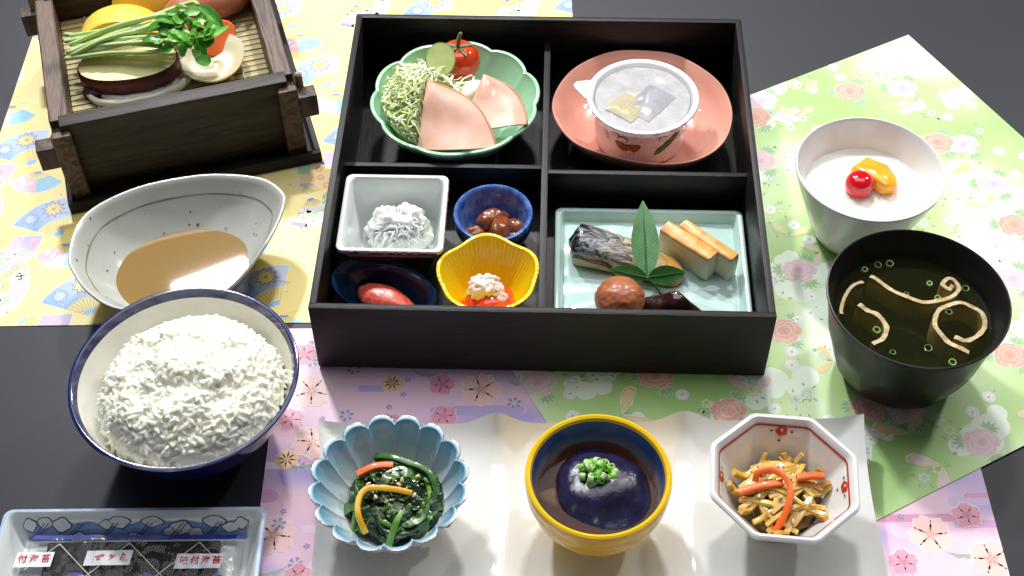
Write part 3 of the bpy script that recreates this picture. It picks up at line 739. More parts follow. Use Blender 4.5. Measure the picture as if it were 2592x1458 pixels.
obj('body', shell(OUT, PR), mat('salmon_glaze', (222, 158, 140), rough=.14, base2=(230, 174, 156), nscale=26, coat=.5, coat_rough=.05), pd, smooth=60)

# white square dish
sd = thing('square_dish', 'white square deep dish with brown striped outside, holding grated radish', 'dish', BX(-.0940, -.0446, FZ), BR)
def sqring(s, z, r): return [(x, y, z) for x, y in rrect(s, s, r, 6)]
out = [sqring(.040, 0, .006), sqring(.044, .0004, .006), sqring(.052, .012, .006), sqring(.0600, .0300, .005)]
out2 = [sqring(.0600, .0300, .005), sqring(.0640, .0345, .005), sqring(.0662, .0360, .0048), sqring(.0664, .0374, .0048), sqring(.0655, .0386, .0045), sqring(.0610, .0386, .004), sqring(.0590, .0372, .004), sqring(.0560, .0280, .005), sqring(.0490, .0080, .006), sqring(.0460, .0050, .007), sqring(.030, .0046, .008)]
m = mat('brown_stripe_glaze', (96, 34, 24), rough=.25, coat=.3)
N = m.node_tree.nodes; L = m.node_tree.links; tc = N.new('ShaderNodeTexCoord'); wv = N.new('ShaderNodeTexWave'); wv.inputs['Scale'].default_value = 22; wv.inputs['Distortion'].default_value = 0.3
L.new(tc.outputs['Object'], wv.inputs['Vector']); rp = N.new('ShaderNodeValToRGB'); rp.color_ramp.elements[0].position = .86; rp.color_ramp.elements[0].color = S(104, 38, 26); rp.color_ramp.elements[1].position = .90; rp.color_ramp.elements[1].color = S(70, 92, 80)
L.new(wv.outputs['Fac'], rp.inputs[0]); L.new(rp.outputs[0], N['Principled BSDF'].inputs['Base Color'])
obj('outer_wall', loft(out, True, False), m, sd); obj('inner_wall', loft(out2, False, True), mat('white_glaze_rusty', (226, 230, 228), rough=.14, coat=.5), sd, smooth=50)
# worn rust-brown edge along the lip
rust = mat('rust_brown_edge', (120, 52, 40), .35)
rr = random.Random(2)
for a in range(9):
    x = -.026 + .0062*a + rr.uniform(-.002, .002); l = rr.uniform(.002, .006)
    obj('rust_mark', slab([(x, -.03318 - .0003), (x + l, -.03318 - .0003), (x + l*.9, -.0326), (x + l*.1, -.0327)], .0362, .03815, .0001), rust, sd)
for a in range(6):
    y = -.026 + .009*a; l = rr.uniform(.002, .007); obj('rust_mark', slab([(.0328, y), (.0334, y), (.0334, y + l), (.0328, y + l*.9)], .0366, .03815, .0001), rust, sd)

# small blue speckled cup
bc = thing('small_cup', 'small blue speckled round cup holding brown simmered beans', 'cup', BX(-.0323, -.0335, FZ))
P = [(0, .0015), (.011, .0015), (.0116, 0), (.0142, 0), (.0155, .003)] + [(.0160 + (.0256 - .0160)*math.sin(t*pi/2)**.8, .003 + .021*t) for t in [q/10 for q in range(1, 11)]]
P += [(.0257, .0262), (.0250, .0282), (.0238, .0286), (.0226, .0278), (.0219, .0262)] + [(.012 + .0097*t**.5, .006 + .019*t) for t in [q/8 for q in range(8, -1, -1)]] + [(0, .0055)]
obj('body', lathe(P, 96), mat('blue_speckled_glaze', (62, 98, 174), rough=.2, base2=(112, 146, 206), nscale=160, nlo=.42, nhi=.66, coat=.5, specks=((34, 50, 110), 700, .64)), bc)

# yellow bellflower cup
yf = thing('flower_cup', 'yellow bellflower-shaped cup holding white and red pieces', 'cup', BX(-.0330, -.0885, FZ), BR)
m = mat('lemon_glaze', (238, 204, 16), rough=.16, coat=.5, sss=.05)
N = m.node_tree.nodes; L = m.node_tree.links; tc = N.new('ShaderNodeTexCoord'); gr = N.new('ShaderNodeTexGradient'); gr.gradient_type = 'RADIAL'; L.new(tc.outputs['Object'], gr.inputs[0])
ma = N.new('ShaderNodeMath'); ma.operation = 'MULTIPLY'; ma.inputs[1].default_value = 380; L.new(gr.outputs['Fac'], ma.inputs[0]); sn = N.new('ShaderNodeMath'); sn.operation = 'SINE'; L.new(ma.outputs[0], sn.inputs[0])
bp = N.new('ShaderNodeBump'); bp.inputs['Strength'].default_value = .35; bp.inputs['Distance'].default_value = .0006; L.new(sn.outputs[0], bp.inputs['Height']); L.new(bp.outputs[0], N['Principled BSDF'].inputs['Normal'])
def bell(t, r, z, i, n=5):
    ph = t - R(95); a = ((ph + pi/n) % (2*pi/n)) - pi/n; f = max(0.0, min(1.0, (r - .010)/.02)); c = math.cos(a*n)
    return r*(1 + f*(.030*c - .012*abs(math.sin(a*n*.5))**8)), z + f*f*.0011*c
P = bprof(.0125, .0312, .0335, .0028, foot=.003, belly=.7, n=10)
obj('body', lathe(P, 160, bell), m, yf)

# navy oval dish
nd = thing('oval_dish', 'small dark navy oval dish holding salted roe', 'dish', BX(-.0965, -.0955, FZ), BR + R(-24))
EO = [Vector((x, y, 0)) for x, y in ellipse(.0345, .0212, 72, 2.15)]
PR = [(.30, .001), (.50, 0), (.55, .002), (.72, .010), (.88, .018), (.975, .0235), (1.0, .0250), (.985, .0258), (.94, .0248), (.84, .017), (.68, .0085), (.50, .0052), (.25, .0046)]
obj('body', shell(EO, PR), mat('deep_navy_glaze', (18, 38, 66), rough=.12, base2=(26, 54, 84), nscale=30, coat=.6, coat_rough=.04), nd, smooth=60)

# celadon plate
cp = thing('rectangular_plate', 'pale celadon rectangular plate with carved bottom, holding grilled fish', 'plate', BX(.0680, -.0655, FZ), BR)
px, py = .1215, .1045
def rr3(dx, z, r): return [(x, y, z) for x, y in rrect(px - dx, py - dx, r, 5)]
rings = [rr3(.030, .0008, .003), rr3(.024, 0, .003), rr3(.022, .0012, .003), rr3(.004, .0060, .004), rr3(.0004, .0105, .0042), rr3(0, .0122, .0042), rr3(.0016, .0132, .004), rr3(.0060, .0132, .0035), rr3(.0080, .0122, .003), rr3(.0106, .0072, .002), rr3(.0120, .0060, .002)]
cel = mat('celadon_glaze', (176, 206, 200), rough=.1, base2=(188, 214, 208), nscale=30, coat=.6, coat_rough=.05)
g = loft(rings, True, False)
nx_, ny_ = 60, 50; lx, ly = px - .0122, py - .0122; V, F = [], []
for j in range(ny_ + 1):
    for i in range(nx_ + 1):
        x, y = -lx/2 + lx*i/nx_, -ly/2 + ly*j/ny_; a = math.atan2(y + .012, x - .003); rad = math.hypot(x - .003, y + .012)
        ed = min(1.0, min(lx/2 - abs(x), ly/2 - abs(y))/.004)
        V.append((x, y, .0060 + ed*min(1, rad/.012)*.0009*abs(math.sin(a*7 + .6*math.sin(a*3)))**2.0))
for j in range(ny_):
    for i in range(nx_): a = j*(nx_ + 1) + i; F.append([a, a + 1, a + nx_ + 2, a + nx_ + 1])
obj('rim', g, cel, cp, smooth=50); obj('carved_bottom', (V, F), cel, cp, smooth=180)

# sauce dish
so = [(-.2942, -.0723), (-.2945, -.0470), (-.2854, -.0287), (-.2611, -.0118), (-.2301, -.0027), (-.2060, -.0011), (-.1810, -.0057), (-.1677, -.0173), (-.1650, -.0284), (-.1697, -.0532), (-.1806, -.0812), (-.1935, -.1010), (-.2110, -.1120), (-.2350, -.1160), (-.2589, -.1130), (-.2764, -.1008), (-.2875, -.0866)]
sc_ = (-.2300, -.0620)
SOUT = cr([(x - sc_[0], y - sc_[1], 0) for x, y in so], 7, True)
sa = thing('sauce_dish', 'grey speckled stoneware sauce dish of uneven teardrop shape with brown line inside', 'dish', (*sc_, .0008))
PR = [(.22, .001), (.40, 0), (.43, .001), (.55, .006), (.72, .016), (.88, .028), (.97, .0365), (1.0, .0392), (.998, .0402), (.985, .0407), (.965, .0402), (.935, .0375), (.85, .0275), (.72, .0165), (.58, .0095), (.45, .0068), (.25, .0060)]
stone = mat('grey_stoneware_glaze', (180, 182, 172), rough=.2, base2=(192, 193, 184), nscale=26, coat=.5, bump=.08, bscale=60, specks=((90, 84, 74), 340, .76))
def spt(s, p):       # the hollow rounds off towards its bottom
    b = max(0.0, min(1.0, (.90 - s)/.28)); a = math.atan2(p.y, p.x) - .25; r = .0600*.0500/math.hypot(.0500*math.cos(a), .0600*math.sin(a)); k = r/p.length
    return p.x*s*(1 + (k - 1)*b), p.y*s*(1 + (k - 1)*b)
obj('body', loft([[(*spt(s, p), z) for p in SOUT] for s, z in PR]), stone, sa, smooth=60)
def sshell(s):       # height of the dish inside at outline scale s
    Q = [(.25, .0060), (.45, .0068), (.58, .0095), (.72, .0165), (.85, .0275), (.935, .0375), (.965, .0402)]
    for (a, za), (b, zb) in zip(Q[:-1], Q[1:]):
        if a <= s <= b: return za + (zb - za)*(s - a)/(b - a)
    return .006
V, F = [], []; n = len(SOUT); rr = random.Random(4)
for j, p in enumerate(SOUT):
    w = .0045*(.6 + .5*noise.noise(Vector((j*.15, 0, 0)))); s = .872
    V += [(*spt(s + w, p), sshell(s + w) + .0006), (*spt(s - w, p), sshell(s - w) + .0006)]
for j in range(n): k = (j + 1) % n; F.append([2*j, 2*k, 2*k + 1, 2*j + 1])
obj('brown_line', (V, F), mat('brown_iron_line', (120, 104, 82), .3, base2=(150, 138, 118), nscale=120, coat=.3), sa)
spk = mat('iron_speck', (70, 64, 54), .35)
for a in range(24):
    j = rr.randrange(n); s = rr.uniform(.6, .96); p = SOUT[j]; r = rr.choice([.0003, .0004, .0005, .0008])
    sx0, sy0 = spt(s, p); obj('iron_speck', ([(sx0 + r*math.cos(2*pi*q/7), sy0 + r*math.sin(2*pi*q/7), sshell(s + (r*math.cos(2*pi*q/7)*p.x + r*math.sin(2*pi*q/7)*p.y)/p.length_squared) + .0005) for q in range(7)], [list(range(7))]), spk, sa, smooth=0)

# long white plate with three hollows
lp = thing('long_plate', 'long white wavy plate carrying three small bowls', 'plate', (.0220, -.2440, .0011))
lw, ld = .3095, .121; NX, NY = 150, 56
def plz(x, y):
    u = x/(lw/2); v = y/(ld/2)
    xr = (x + .0005)/ .1035                    # ridges between the three hollows
    ridge = sum(math.exp(-((x - c)/.0125)**2) for c in (-.0535, .0530))
    e_ = max(abs(u)**9, abs(v)**5)
    z = .0042 + .0150*min(1.0, max(0.0, e_))**1.0
    z += ridge*(.0040 + .0058*abs(v)**2.2)
    z += .0050*abs(u)**10*abs(v)**3
    z -= .0018*(abs(v)**6)*(1 - ridge)*(1 - abs(u)**6)
    return z + .0007*noise.noise(Vector((x*28, y*28, 3.0)))
V, F = [], []
def pedge(x, y):      # softly bowed outline
    v = y/(ld/2); u = x/(lw/2)
    return x*(1 - .022*(1 - abs(v)**2)*abs(u)**3 + .004*v), y*(1 + .010*math.cos(u*pi*3))
for s in (0, 1):
    for j in range(NY + 1):
        for i in range(NX + 1):
            a = -1 + 2*i/NX; b = -1 + 2*j/NY; x, y = a*lw/2, b*ld/2; X, Y = pedge(x, y)
            z = plz(x, y)
            if s: z = max(0.0, z - .0042)
            V.append((X, Y, z))
M_ = (NX + 1)*(NY + 1)
for j in range(NY):
    for i in range(NX):
        a = j*(NX + 1) + i; F.append([a, a + 1, a + NX + 2, a + NX + 1]); F.append([M_ + a, M_ + a + NX + 1, M_ + a + NX + 2, M_ + a + 1])
for i in range(NX):
    a = i; F.append([a, M_ + a, M_ + a + 1, a + 1]); a = NY*(NX + 1) + i; F.append([a, a + 1, M_ + a + 1, M_ + a])
for j in range(NY):
    a = j*(NX + 1); F.append([a, a + NX + 1, M_ + a + NX + 1, M_ + a]); a += NX; F.append([a, M_ + a, M_ + a + NX + 1, a + NX + 1])
obj('body', (V, F), mat('ivory_glaze', (222, 221, 217), rough=.12, base2=(229, 228, 224), nscale=18, coat=1.0, bump=.05, bscale=40, bdist=.002), lp, smooth=60)

# blue and white tray for the seaweed packet
tx, ty = .144, .102; TC = (-.2290, -.2884)
nt_ = thing('seaweed_tray', 'shallow blue-edged porcelain tray with blue scroll painting, holding a seaweed packet', 'tray', (*TC, .0010))
def tr3(dx, z, r): return [(x, y, z) for x, y in rrect(tx - dx, ty - dx, r, 6)]
rings = [tr3(.030, .001, .004), tr3(.026, 0, .004), tr3(.022, .001, .004), tr3(.006, .010, .005), tr3(.0006, .0172, .0056), tr3(0, .0186, .0056), tr3(.0014, .0196, .0055), tr3(.0045, .0196, .005)]
rings2 = [tr3(.0045, .0196, .005), tr3(.0062, .0188, .005), tr3(.011, .0135, .004), tr3(.0200, .0056, .003), tr3(.0230, .0046, .003), tr3(.040, .0045, .003)]
m = mat('blue_edge_glaze', (160, 182, 214), rough=.14, base2=(190, 204, 222), nscale=60, coat=.5)
obj('outer_wall', loft(rings, True, False), m, nt_, smooth=50); obj('inner_wall', loft(rings2, False, True), mat('tray_white_glaze', (222, 226, 226), rough=.14, coat=.5), nt_, smooth=50)
def slope(x, f):      # on the inner back wall: f 0 bottom .. 1 top
    y = ty/2 - .0115 + (.0115 - .0055)*f; z = .0046 + .0085*f*1.05; return Vector((x, y + .0, z + .0004))
wash = mat('pale_blue_wash', (120, 150, 206), .2, coat=.4); dk = mat('cobalt_outline', (40, 66, 140), .2, coat=.4)
rr = random.Random(8)
def sline(P, w, m, name, lift):
    V, F = [], []
    for i, (x, f) in enumerate(P):
        a = P[max(0, i - 1)]; b = P[min(len(P) - 1, i + 1)]; dx, df = b[0] - a[0], (b[1] - a[1])*.010; l = math.hypot(dx, df) or 1; ox, of = -df/l*w/2, dx/l*w/2/.010
        for s in (-1, 1): q = slope(x + s*ox, f + s*of); V.append((q.x, q.y - lift, q.z + lift))
    for i in range(len(P) - 1): F.append([2*i, 2*i + 1, 2*i + 3, 2*i + 2])
    return obj(name, (V, F), m, nt_, smooth=0)
def sblob(P, m, name, lift): return obj(name, ([(q.x, q.y - lift, q.z + lift) for q in [slope(x, f) for x, f in P]], [list(range(len(P)))]), m, nt_, smooth=0)
wash2 = mat('blue_wash', (140, 164, 208), .2, base2=(108, 140, 200), nscale=160, coat=.4); tw = MATS['tray_white_glaze']
NB = 60
V = []
for i in range(NB + 1): x = -.060 + .120*i/NB; V += [slope(x, -.15), slope(x, .92 + .22*noise.noise(Vector((x*130, 0, 0))))]
obj('painted_wash', ([(q.x, q.y - .0001, q.z + .0001) for q in V], [[2*i, 2*i + 2, 2*i + 3, 2*i + 1] for i in range(NB)]), wash2, nt_, smooth=0)
for a in range(15):
    x = -.057 + .0082*a + rr.uniform(-.002, .002); f0 = rr.choice([.10, .35, .62, .85, .98]); w = rr.uniform(.0030, .0058); h = rr.uniform(.22, .38); ph = rr.uniform(0, 6)
    P = [(x + w*(1 + .11*math.sin(4*t + ph))*math.cos(t), min(1.25, f0 + h*(1 + .11*math.sin(4*t + ph))*math.sin(t))) for t in [2*pi*k/22 for k in range(22)]]
    sblob([(x + (q[0] - x)*1.13, f0 + (q[1] - f0)*1.16) for q in P], dk, 'painted_outline', .0003); sblob(P, tw, 'painted_cloud', .00045)
for a in range(6):
    x = -.050 + .019*a
    for o_ in (0, .0022): sline([(x + o_, .95), (x - .004 + o_, .5), (x - .009 + o_, .1)], .0005, dk, 'painted_scroll_line', .0006)
# ------------------------------------------------------------------ black tray and wooden steamer
tr_ = thing('serving_tray', 'thin black lacquered tray under the wooden steamer', 'tray', (*SO, .0008), SR)
tl = mat('tray_black_lacquer', (14, 13, 14), .5, spec=.3)
obj('bottom', box(0, .1715, 0, .182, 0, .004, .0008), tl, tr_)
for q in (box(0, .1715, 0, .004, .0035, .0090, .0007), box(0, .1715, .178, .182, .0035, .0090, .0007), box(0, .004, .0035, .1785, .0035, .0090, .0007), box(.1675, .1715, .0035, .1785, .0035, .0090, .0007)):
    obj('rim', q, tl, tr_)
st = thing('wooden_steamer', 'dark brown wooden steamer box with through tenons and bamboo slat floor', 'steamer', (*SO, .0048), SR)
def grain(name, c1, c2, axis, rough=.55):
    m = bpy.data.materials.new(name); m.use_nodes = True; N = m.node_tree.nodes; L = m.node_tree.links; b = N['Principled BSDF']
    tc = N.new('ShaderNodeTexCoord'); mp = N.new('ShaderNodeMapping'); sc = [9, 9, 9]; sc[axis] = .9; mp.inputs['Scale'].default_value = sc; L.new(tc.outputs['Object'], mp.inputs[0])
    n = N.new('ShaderNodeTexNoise'); n.inputs['Scale'].default_value = 9; n.inputs['Detail'].default_value = 2; n.inputs['Distortion'].default_value = .6; L.new(mp.outputs[0], n.inputs['Vector'])
    w = N.new('ShaderNodeMath'); w.operation = 'MULTIPLY'; w.inputs[1].default_value = 30; L.new(n.outputs['Fac'], w.inputs[0]); sn = N.new('ShaderNodeMath'); sn.operation = 'SINE'; L.new(w.outputs[0], sn.inputs[0])
    mr = N.new('ShaderNodeMapRange'); mr.inputs[1].default_value = -1; mr.inputs[2].default_value = 1; L.new(sn.outputs[0], mr.inputs[0])
    pw = N.new('ShaderNodeMath'); pw.operation = 'POWER'; pw.inputs[1].default_value = 2.2; L.new(mr.outputs[0], pw.inputs[0])
    n2 = N.new('ShaderNodeTexNoise'); n2.inputs['Scale'].default_value = 120; n2.inputs['Detail'].default_value = 4; L.new(mp.outputs[0], n2.inputs['Vector'])
    ad = N.new('ShaderNodeMath'); ad.operation = 'MULTIPLY_ADD'; ad.inputs[1].default_value = .5; L.new(pw.outputs[0], ad.inputs[0]); L.new(n2.outputs['Fac'], ad.inputs[2])
    r = N.new('ShaderNodeValToRGB'); r.color_ramp.elements[0].position = .35; r.color_ramp.elements[0].color = S(*c2); r.color_ramp.elements[1].position = 1.0; r.color_ramp.elements[1].color = S(*c1)
    L.new(ad.outputs[0], r.inputs[0]); L.new(r.outputs[0], b.inputs['Base Color']); b.inputs['Roughness'].default_value = rough
    bp = N.new('ShaderNodeBump'); bp.inputs['Strength'].default_value = .4; bp.inputs['Distance'].default_value = .0006; L.new(ad.outputs[0], bp.inputs['Height']); L.new(bp.outputs[0], b.inputs['Normal'])
    return m
wl = grain('brown_wood_long', (58, 42, 34), (112, 86, 70), 1); wc = grain('brown_wood_cross', (30, 22, 19), (58, 44, 36), 0); we = grain('brown_wood_end', (46, 33, 27), (92, 72, 58), 2)
def hgeo(x0, x1):      # side board with a housing for the front board at its top
    P = [(.0065, 0), (.176, 0), (.176, .0585), (.1665, .0585), (.1665, .0525), (.1535, .0525), (.1535, .0585), (.0235, .0585), (.0235, .0525), (.0115, .0525), (.0115, .0585), (.0065, .0585)]
    b = .0009; Q = [(.0065 + b, b), (.176 - b, b), (.176 - b, .0585 - b), (.1665 + b, .0585 - b), (.1665 + b, .0525 - b), (.1535 - b, .0525 - b), (.1535 - b, .0585 - b), (.0235 + b, .0585 - b), (.0235 + b, .0525 - b), (.0115 - b, .0525 - b), (.0115 - b, .0585 - b), (.0065 + b, .0585 - b)]
    return loft([[(x0, y, z) for y, z in Q], [(x0 + b, y, z) for y, z in P], [(x1 - b, y, z) for y, z in P], [(x1, y, z) for y, z in Q]])
obj('side_board', hgeo(.0030, .0155), wl, st, smooth=40); obj('side_board', hgeo(.1500, .1630), wl, st, smooth=40)
for y0, y1 in ((.0125, .0215), (.1555, .1645)):
    fb = obj('end_board', box(.0150, .1505, y0, y1, .0005, .0600, .0008), wc, st)
    obj('lip', box(.0097, .1575, y0 - .0012, y1 + .0010, .0535, .0632, .0011), wc, fb)
    for x0, x1 in ((-.0090, .0045), (.1615, .1755)): obj('tenon', box(x0, x1, y0 - .0030, y0 + .0085, .0300, .0480, .0011), we, fb)
obj('peg', tube([(.1668, .0215, .030), (.1662, .0222, .058)], .0026, 10), mat('bamboo_peg', (176, 144, 98), .5, base2=(150, 118, 76), nscale=80), st)
obj('peg', tube([(.0005, .160, .030), (.0010, .160, .058)], .0026, 10), MATS['bamboo_peg'], st)
obj('ledge', box(.0150, .0185, .0215, .1555, .0315, .0345, .0004), wl, st); obj('ledge', box(.1470, .1505, .0215, .1555, .0315, .0345, .0004), wl, st)
bam = [mat('bamboo_slat_%d' % i, c, .45, base2=c2, nscale=40, stretch=(.3, 8, 8), bump=.15, bscale=200) for i, (c, c2) in enumerate((((190, 176, 128), (168, 152, 104)), ((202, 190, 146), (184, 170, 122)), ((176, 160, 110), (156, 138, 92))))]
rr = random.Random(6); base = None
for k in range(24):
    y = .0232 + k*.00560
    s = obj('slat', box(.0158, .1498, -.00235, .00235, 0, .0024, .0007), bam[k % 3], st, (0, y, .0346 + rr.uniform(0, .0003))) if base is None else base.copy()
    if base is None: base = s
    else:
        COL.objects.link(s); s.parent = st; s.location = (0, y, .0346 + rr.uniform(-.0002, .0003))
for k, x in enumerate((.0335, .1325)):
    P = [(x + .0006*math.sin(i*1.7), .0225 + i*.00238, .0371 + .0006*(i % 2)) for i in range(56)]
    obj('binding_thread', tube(P, .0007, 6), mat('cotton_thread', (206, 196, 164), .8), st)
MZ = .0048 + .0370        # top of the bamboo floor

# ------------------------------------------------------------------ vegetables in the steamer
def SG(name, geo, m, u, v, z, rot=(0, 0, 0), **k): 
    return obj(name, geo, m, None, ST(u, v, z), (rot[0], rot[1], rot[2] + SR), **k)
# sweet potato half moon: purple skin round a yellow face
sp = thing('sweet_potato_slice', 'thick sweet potato slice with purple skin, pale yellow cut face', 'vegetable', ST(.0590, .0740, MZ + .0045), SR + R(-10)); sp.rotation_euler = (R(1), R(-2), SR + R(-10))
EO = ellipse(.0345, .0195, 48, 2.2)
skin = mat('purple_potato_skin', (122, 44, 50), .42, base2=(78, 28, 36), nscale=60, bump=.2, bscale=300)
flesh = mat('potato_flesh', (242, 230, 160), .5, base2=(246, 238, 182), nscale=35, sss=.25, sssr=(.003, .0025, .001), bump=.1, bscale=150)
obj('skin', loft([[(x*.93, y*.93, 0) for x, y in EO], [(x, y, .002) for x, y in EO], [(x*1.0, y*1.0, .011) for x, y in EO], [(x*.965, y*.95, .0128) for x, y in EO], [(x*.955, y*.935, .0126) for x, y in EO]], True, False), skin, sp, smooth=60)
V, F = [(0, 0, .0138)], []; nn = 6
for q in range(1, nn + 1):
    for x, y in EO:
        f = q/nn; V.append((x*.96*f, y*.94*f, .0138 - .0010*f*f + .0003*math.sin(y*1500 + x*160)*(f < .98)))
n = len(EO)
F += [[0, 1 + j, 1 + (j + 1) % n] for j in range(n)]
for q in range(nn - 1):
    for j in range(n): F.append([1 + q*n + j, 1 + (q + 1)*n + j, 1 + (q + 1)*n + (j + 1) % n, 1 + q*n + (j + 1) % n])
obj('flesh', (V, F), flesh, sp, smooth=60)
# onion pieces: curved shells
on = mat('steamed_onion', (222, 218, 196), .3, base2=(234, 231, 214), nscale=90, stretch=(1, 1, 1), sss=.35, sssr=(.004, .004, .003), coat=.4, bump=.12, bscale=130)
def onion(name, label, u, v, z, rx, ry, a0, a1, rot, rz, layers=4):
    t = thing(name, label, 'vegetable', ST(u, v, z)); t.rotation_euler = (rot[0], rot[1], SR + rz)
    for k in range(layers):
        s = 1 - .20*k; rings = []
        for q in range(17):
            a = R(a0 + (a1 - a0)*q/16); c, s_ = math.cos(a), math.sin(a); w = .0016*math.sin(pi*min(1, max(.08, q/16)))**.4
            ring = []
            for j in range(10):
                b = 2*pi*j/10; rad = s - 0.0
                ring.append(((rx*s - .0035 + .0034*math.cos(b)*w/.0016)*c, (ry*s - .0035 + .0034*math.cos(b)*w/.0016)*s_, .0035 - .0009*k + .0036*math.sin(b)*w/.0016*(1 - .12*k) + .0004*math.sin(q*2.1 + k)))
            rings.append(ring)
        obj('layer', loft(rings), on, t, smooth=70)
    return t
onion('onion_slice', 'translucent white onion slice under the sweet potato', .0640, .0690, MZ + .0004, .0395, .0235, -176, 8, (R(4), 0, 0), R(6), 4)
V, F = [], []; nr, ns = 14, 48
on2 = mat('onion_cup', (226, 216, 186), .3, base2=(214, 186, 140), nscale=24, nlo=.45, nhi=.75, sss=.35, sssr=(.004, .004, .003), coat=.15, coat_rough=.2, bump=.15, bscale=120)
for s in (0, 1):
    for q in range(nr + 1):
        for j in range(ns):
            t = 2*pi*j/ns; f = q/nr; r = .0225*f*(1 + .06*math.cos(t - .6) + .03*math.sin(3*t)); up = .0060*f**3 + .0004*math.sin(9*f + 2*t)
            V.append((r*math.cos(t), r*.86*math.sin(t), up + (.0034*(1 - .5*f**4) if s == 0 else 0)))
M2 = (nr + 1)*ns
for q in range(nr):
    for j in range(ns):
        k = (j + 1) % ns; F.append([q*ns + j, q*ns + k, (q + 1)*ns + k, (q + 1)*ns + j]); F.append([M2 + q*ns + j, M2 + (q + 1)*ns + j, M2 + (q + 1)*ns + k, M2 + q*ns + k])
for j in range(ns): k = (j + 1) % ns; F.append([nr*ns + j, nr*ns + k, M2 + nr*ns + k, M2 + nr*ns + j])
obj('onion_slice', (V, F), on2, None, ST(.1150, .0690, MZ + .0032), (R(9), R(-7), SR + R(20)), smooth=70, label='round cupped white onion slice beside the bamboo slats and carrot', cat='vegetable')
# carrot slice, omelette slices, sausage, mushroom
car = mat('carrot_orange', (226, 96, 34), .38, base2=(236, 118, 50), nscale=55, sss=.2, sssr=(.003, .001, .0005), coat=.25, bump=.1, bscale=160)
SG('carrot_slice', slab(ellipse(.0150, .0105, 36), -.003, .003, .0012), car, .1210, .0850, MZ + .0125, (R(38), R(-18), R(38)), label='oval orange carrot slice leaning behind the onion', cat='vegetable')
egg = mat('rolled_omelette', (240, 196, 72), .45, base2=(246, 212, 104), nscale=26, nlo=.4, nhi=.7, sss=.25, sssr=(.003, .002, .0007), bump=.2, bscale=140)
def omelette(u, v, z, w, h, d, rot, lab):
    P = [(w*math.cos(a)*.5*(1.0 if math.sin(a) >= 0 else .98), (h*max(-.22, math.sin(a))**1.0 if math.sin(a) > 0 else h*.22*math.sin(a))) for a in [2*pi*k/40 for k in range(40)]]
    rings = [[(x*.95, -d/2, y*.95 + .0005) for x, y in P], [(x, -d/2 + .0015, y) for x, y in P]] + [[(x*(1 + .01*math.sin(q)), -d/2 + d*q/8, y*(1 + .03*math.sin(q*1.7 + x*90))) for x, y in P] for q in range(2, 7)] + [[(x, d/2 - .0015, y) for x, y in P], [(x*.95, d/2, y*.95) for x, y in P]]
    SG('omelette_slice', loft(rings), egg, u, v, z, rot, smooth=60, label=lab, cat='omelette', group=None)
omelette(.0570, .1060, MZ + .0085, .0600, .0235, .0270, (R(-12), R(-4), R(-10)), 'thick yellow rolled omelette slice lying behind the sprouts')
omelette(.0800, .1330, MZ + .0090, .0520, .0300, .0220, (R(-22), 0, R(-10)), 'yellow omelette slice behind the other one, against the steamer back')
SG('sausage', move(tube([(-.03, 0, 0), (-.02, 0, .001), (0, 0, .0015), (.02, 0, .001), (.032, 0, 0)], [.009, .0135, .0145, .0135, .009], 18), TR()), mat('pink_brown_sausage', (178, 106, 78), .35, base2=(196, 128, 96), nscale=40, coat=.3), .1200, .1230, MZ + .0142, (0, R(6), R(24)), label='pinkish brown sausage lying against the steamer side', cat='sausage')
SG('mushroom', blob(.0085, .0060, .0040, .3, 2.2, 4, 3), mat('dark_mushroom', (64, 46, 30), .45, base2=(40, 28, 20), nscale=120, bump=.2), .0330, .0660, MZ + .0036, label='small dark mushroom piece beside the purple sweet potato skin', cat='mushroom')
# pea sprouts
sg = mat('sprout_stem', (178, 202, 124), .35, base2=(200, 218, 156), nscale=50, sss=.3, sssr=(.002, .002, .001), coat=.3)
lg = [mat('sprout_leaf_%d' % i, c, .32, base2=c2, nscale=120, sss=.2, sssr=(.001, .002, .0005), coat=.12, coat_rough=.2, bump=.2, bscale=300) for i, (c, c2) in enumerate((((76, 150, 40), (104, 176, 58)), ((58, 128, 34), (86, 156, 50)), ((96, 168, 58), (124, 190, 80))))]
ps = thing('pea_sprouts', 'bunch of green pea sprouts laid across the omelette and sweet potato', 'sprouts', ST(0, 0, 0), SR)
ends = [((.0212, .1092, .064), (.055, .087, .069), (.0746, .0700, .073)), ((.0205, .0905, .0635), (.052, .082, .070), (.0835, .0640, .074)), ((.0194, .0830, .0640), (.050, .0735, .069), (.080, .0610, .073), (.100, .0660, .077), (.1010, .0760, .081)),
        ((.0265, .0980, .0645), (.054, .0830, .0685), (.084, .0680, .0745)), ((.0240, .0930, .067), (.055, .0900, .075), (.085, .0880, .082), (.1080, .0900, .085), (.113, .0850, .086)), ((.0260, .0910, .069), (.056, .0905, .077), (.086, .0850, .083), (.104, .0790, .085)),
        ((.0225, .0860, .066), (.050, .0835, .073), (.076, .0800, .079), (.090, .0800, .083)), ((.0250, .0840, .066), (.052, .0800, .072), (.078, .0720, .077), (.094, .0660, .079)), ((.0300, .0930, .066), (.060, .0850, .074), (.090, .0740, .080), (.107, .0620, .078))]
rs = random.Random(55)
for k in range(12):
    y0, y1 = rs.uniform(.0820, .1080), rs.uniform(.060, .088); xe = rs.uniform(.076, .108)
    ends.append(((.020 + rs.uniform(0, .012), y0, .0640 + rs.uniform(0, .004)), (.052, y0*.55 + y1*.45, .070 + rs.uniform(0, .006)), (xe, y1, .074 + rs.uniform(0, .009))))
for e_ in ends: obj('stem', tube(cr(e_, 6), [.0016]*(6*(len(e_) - 1) + 1), 8), sg, ps, smooth=70)
rr = random.Random(12)
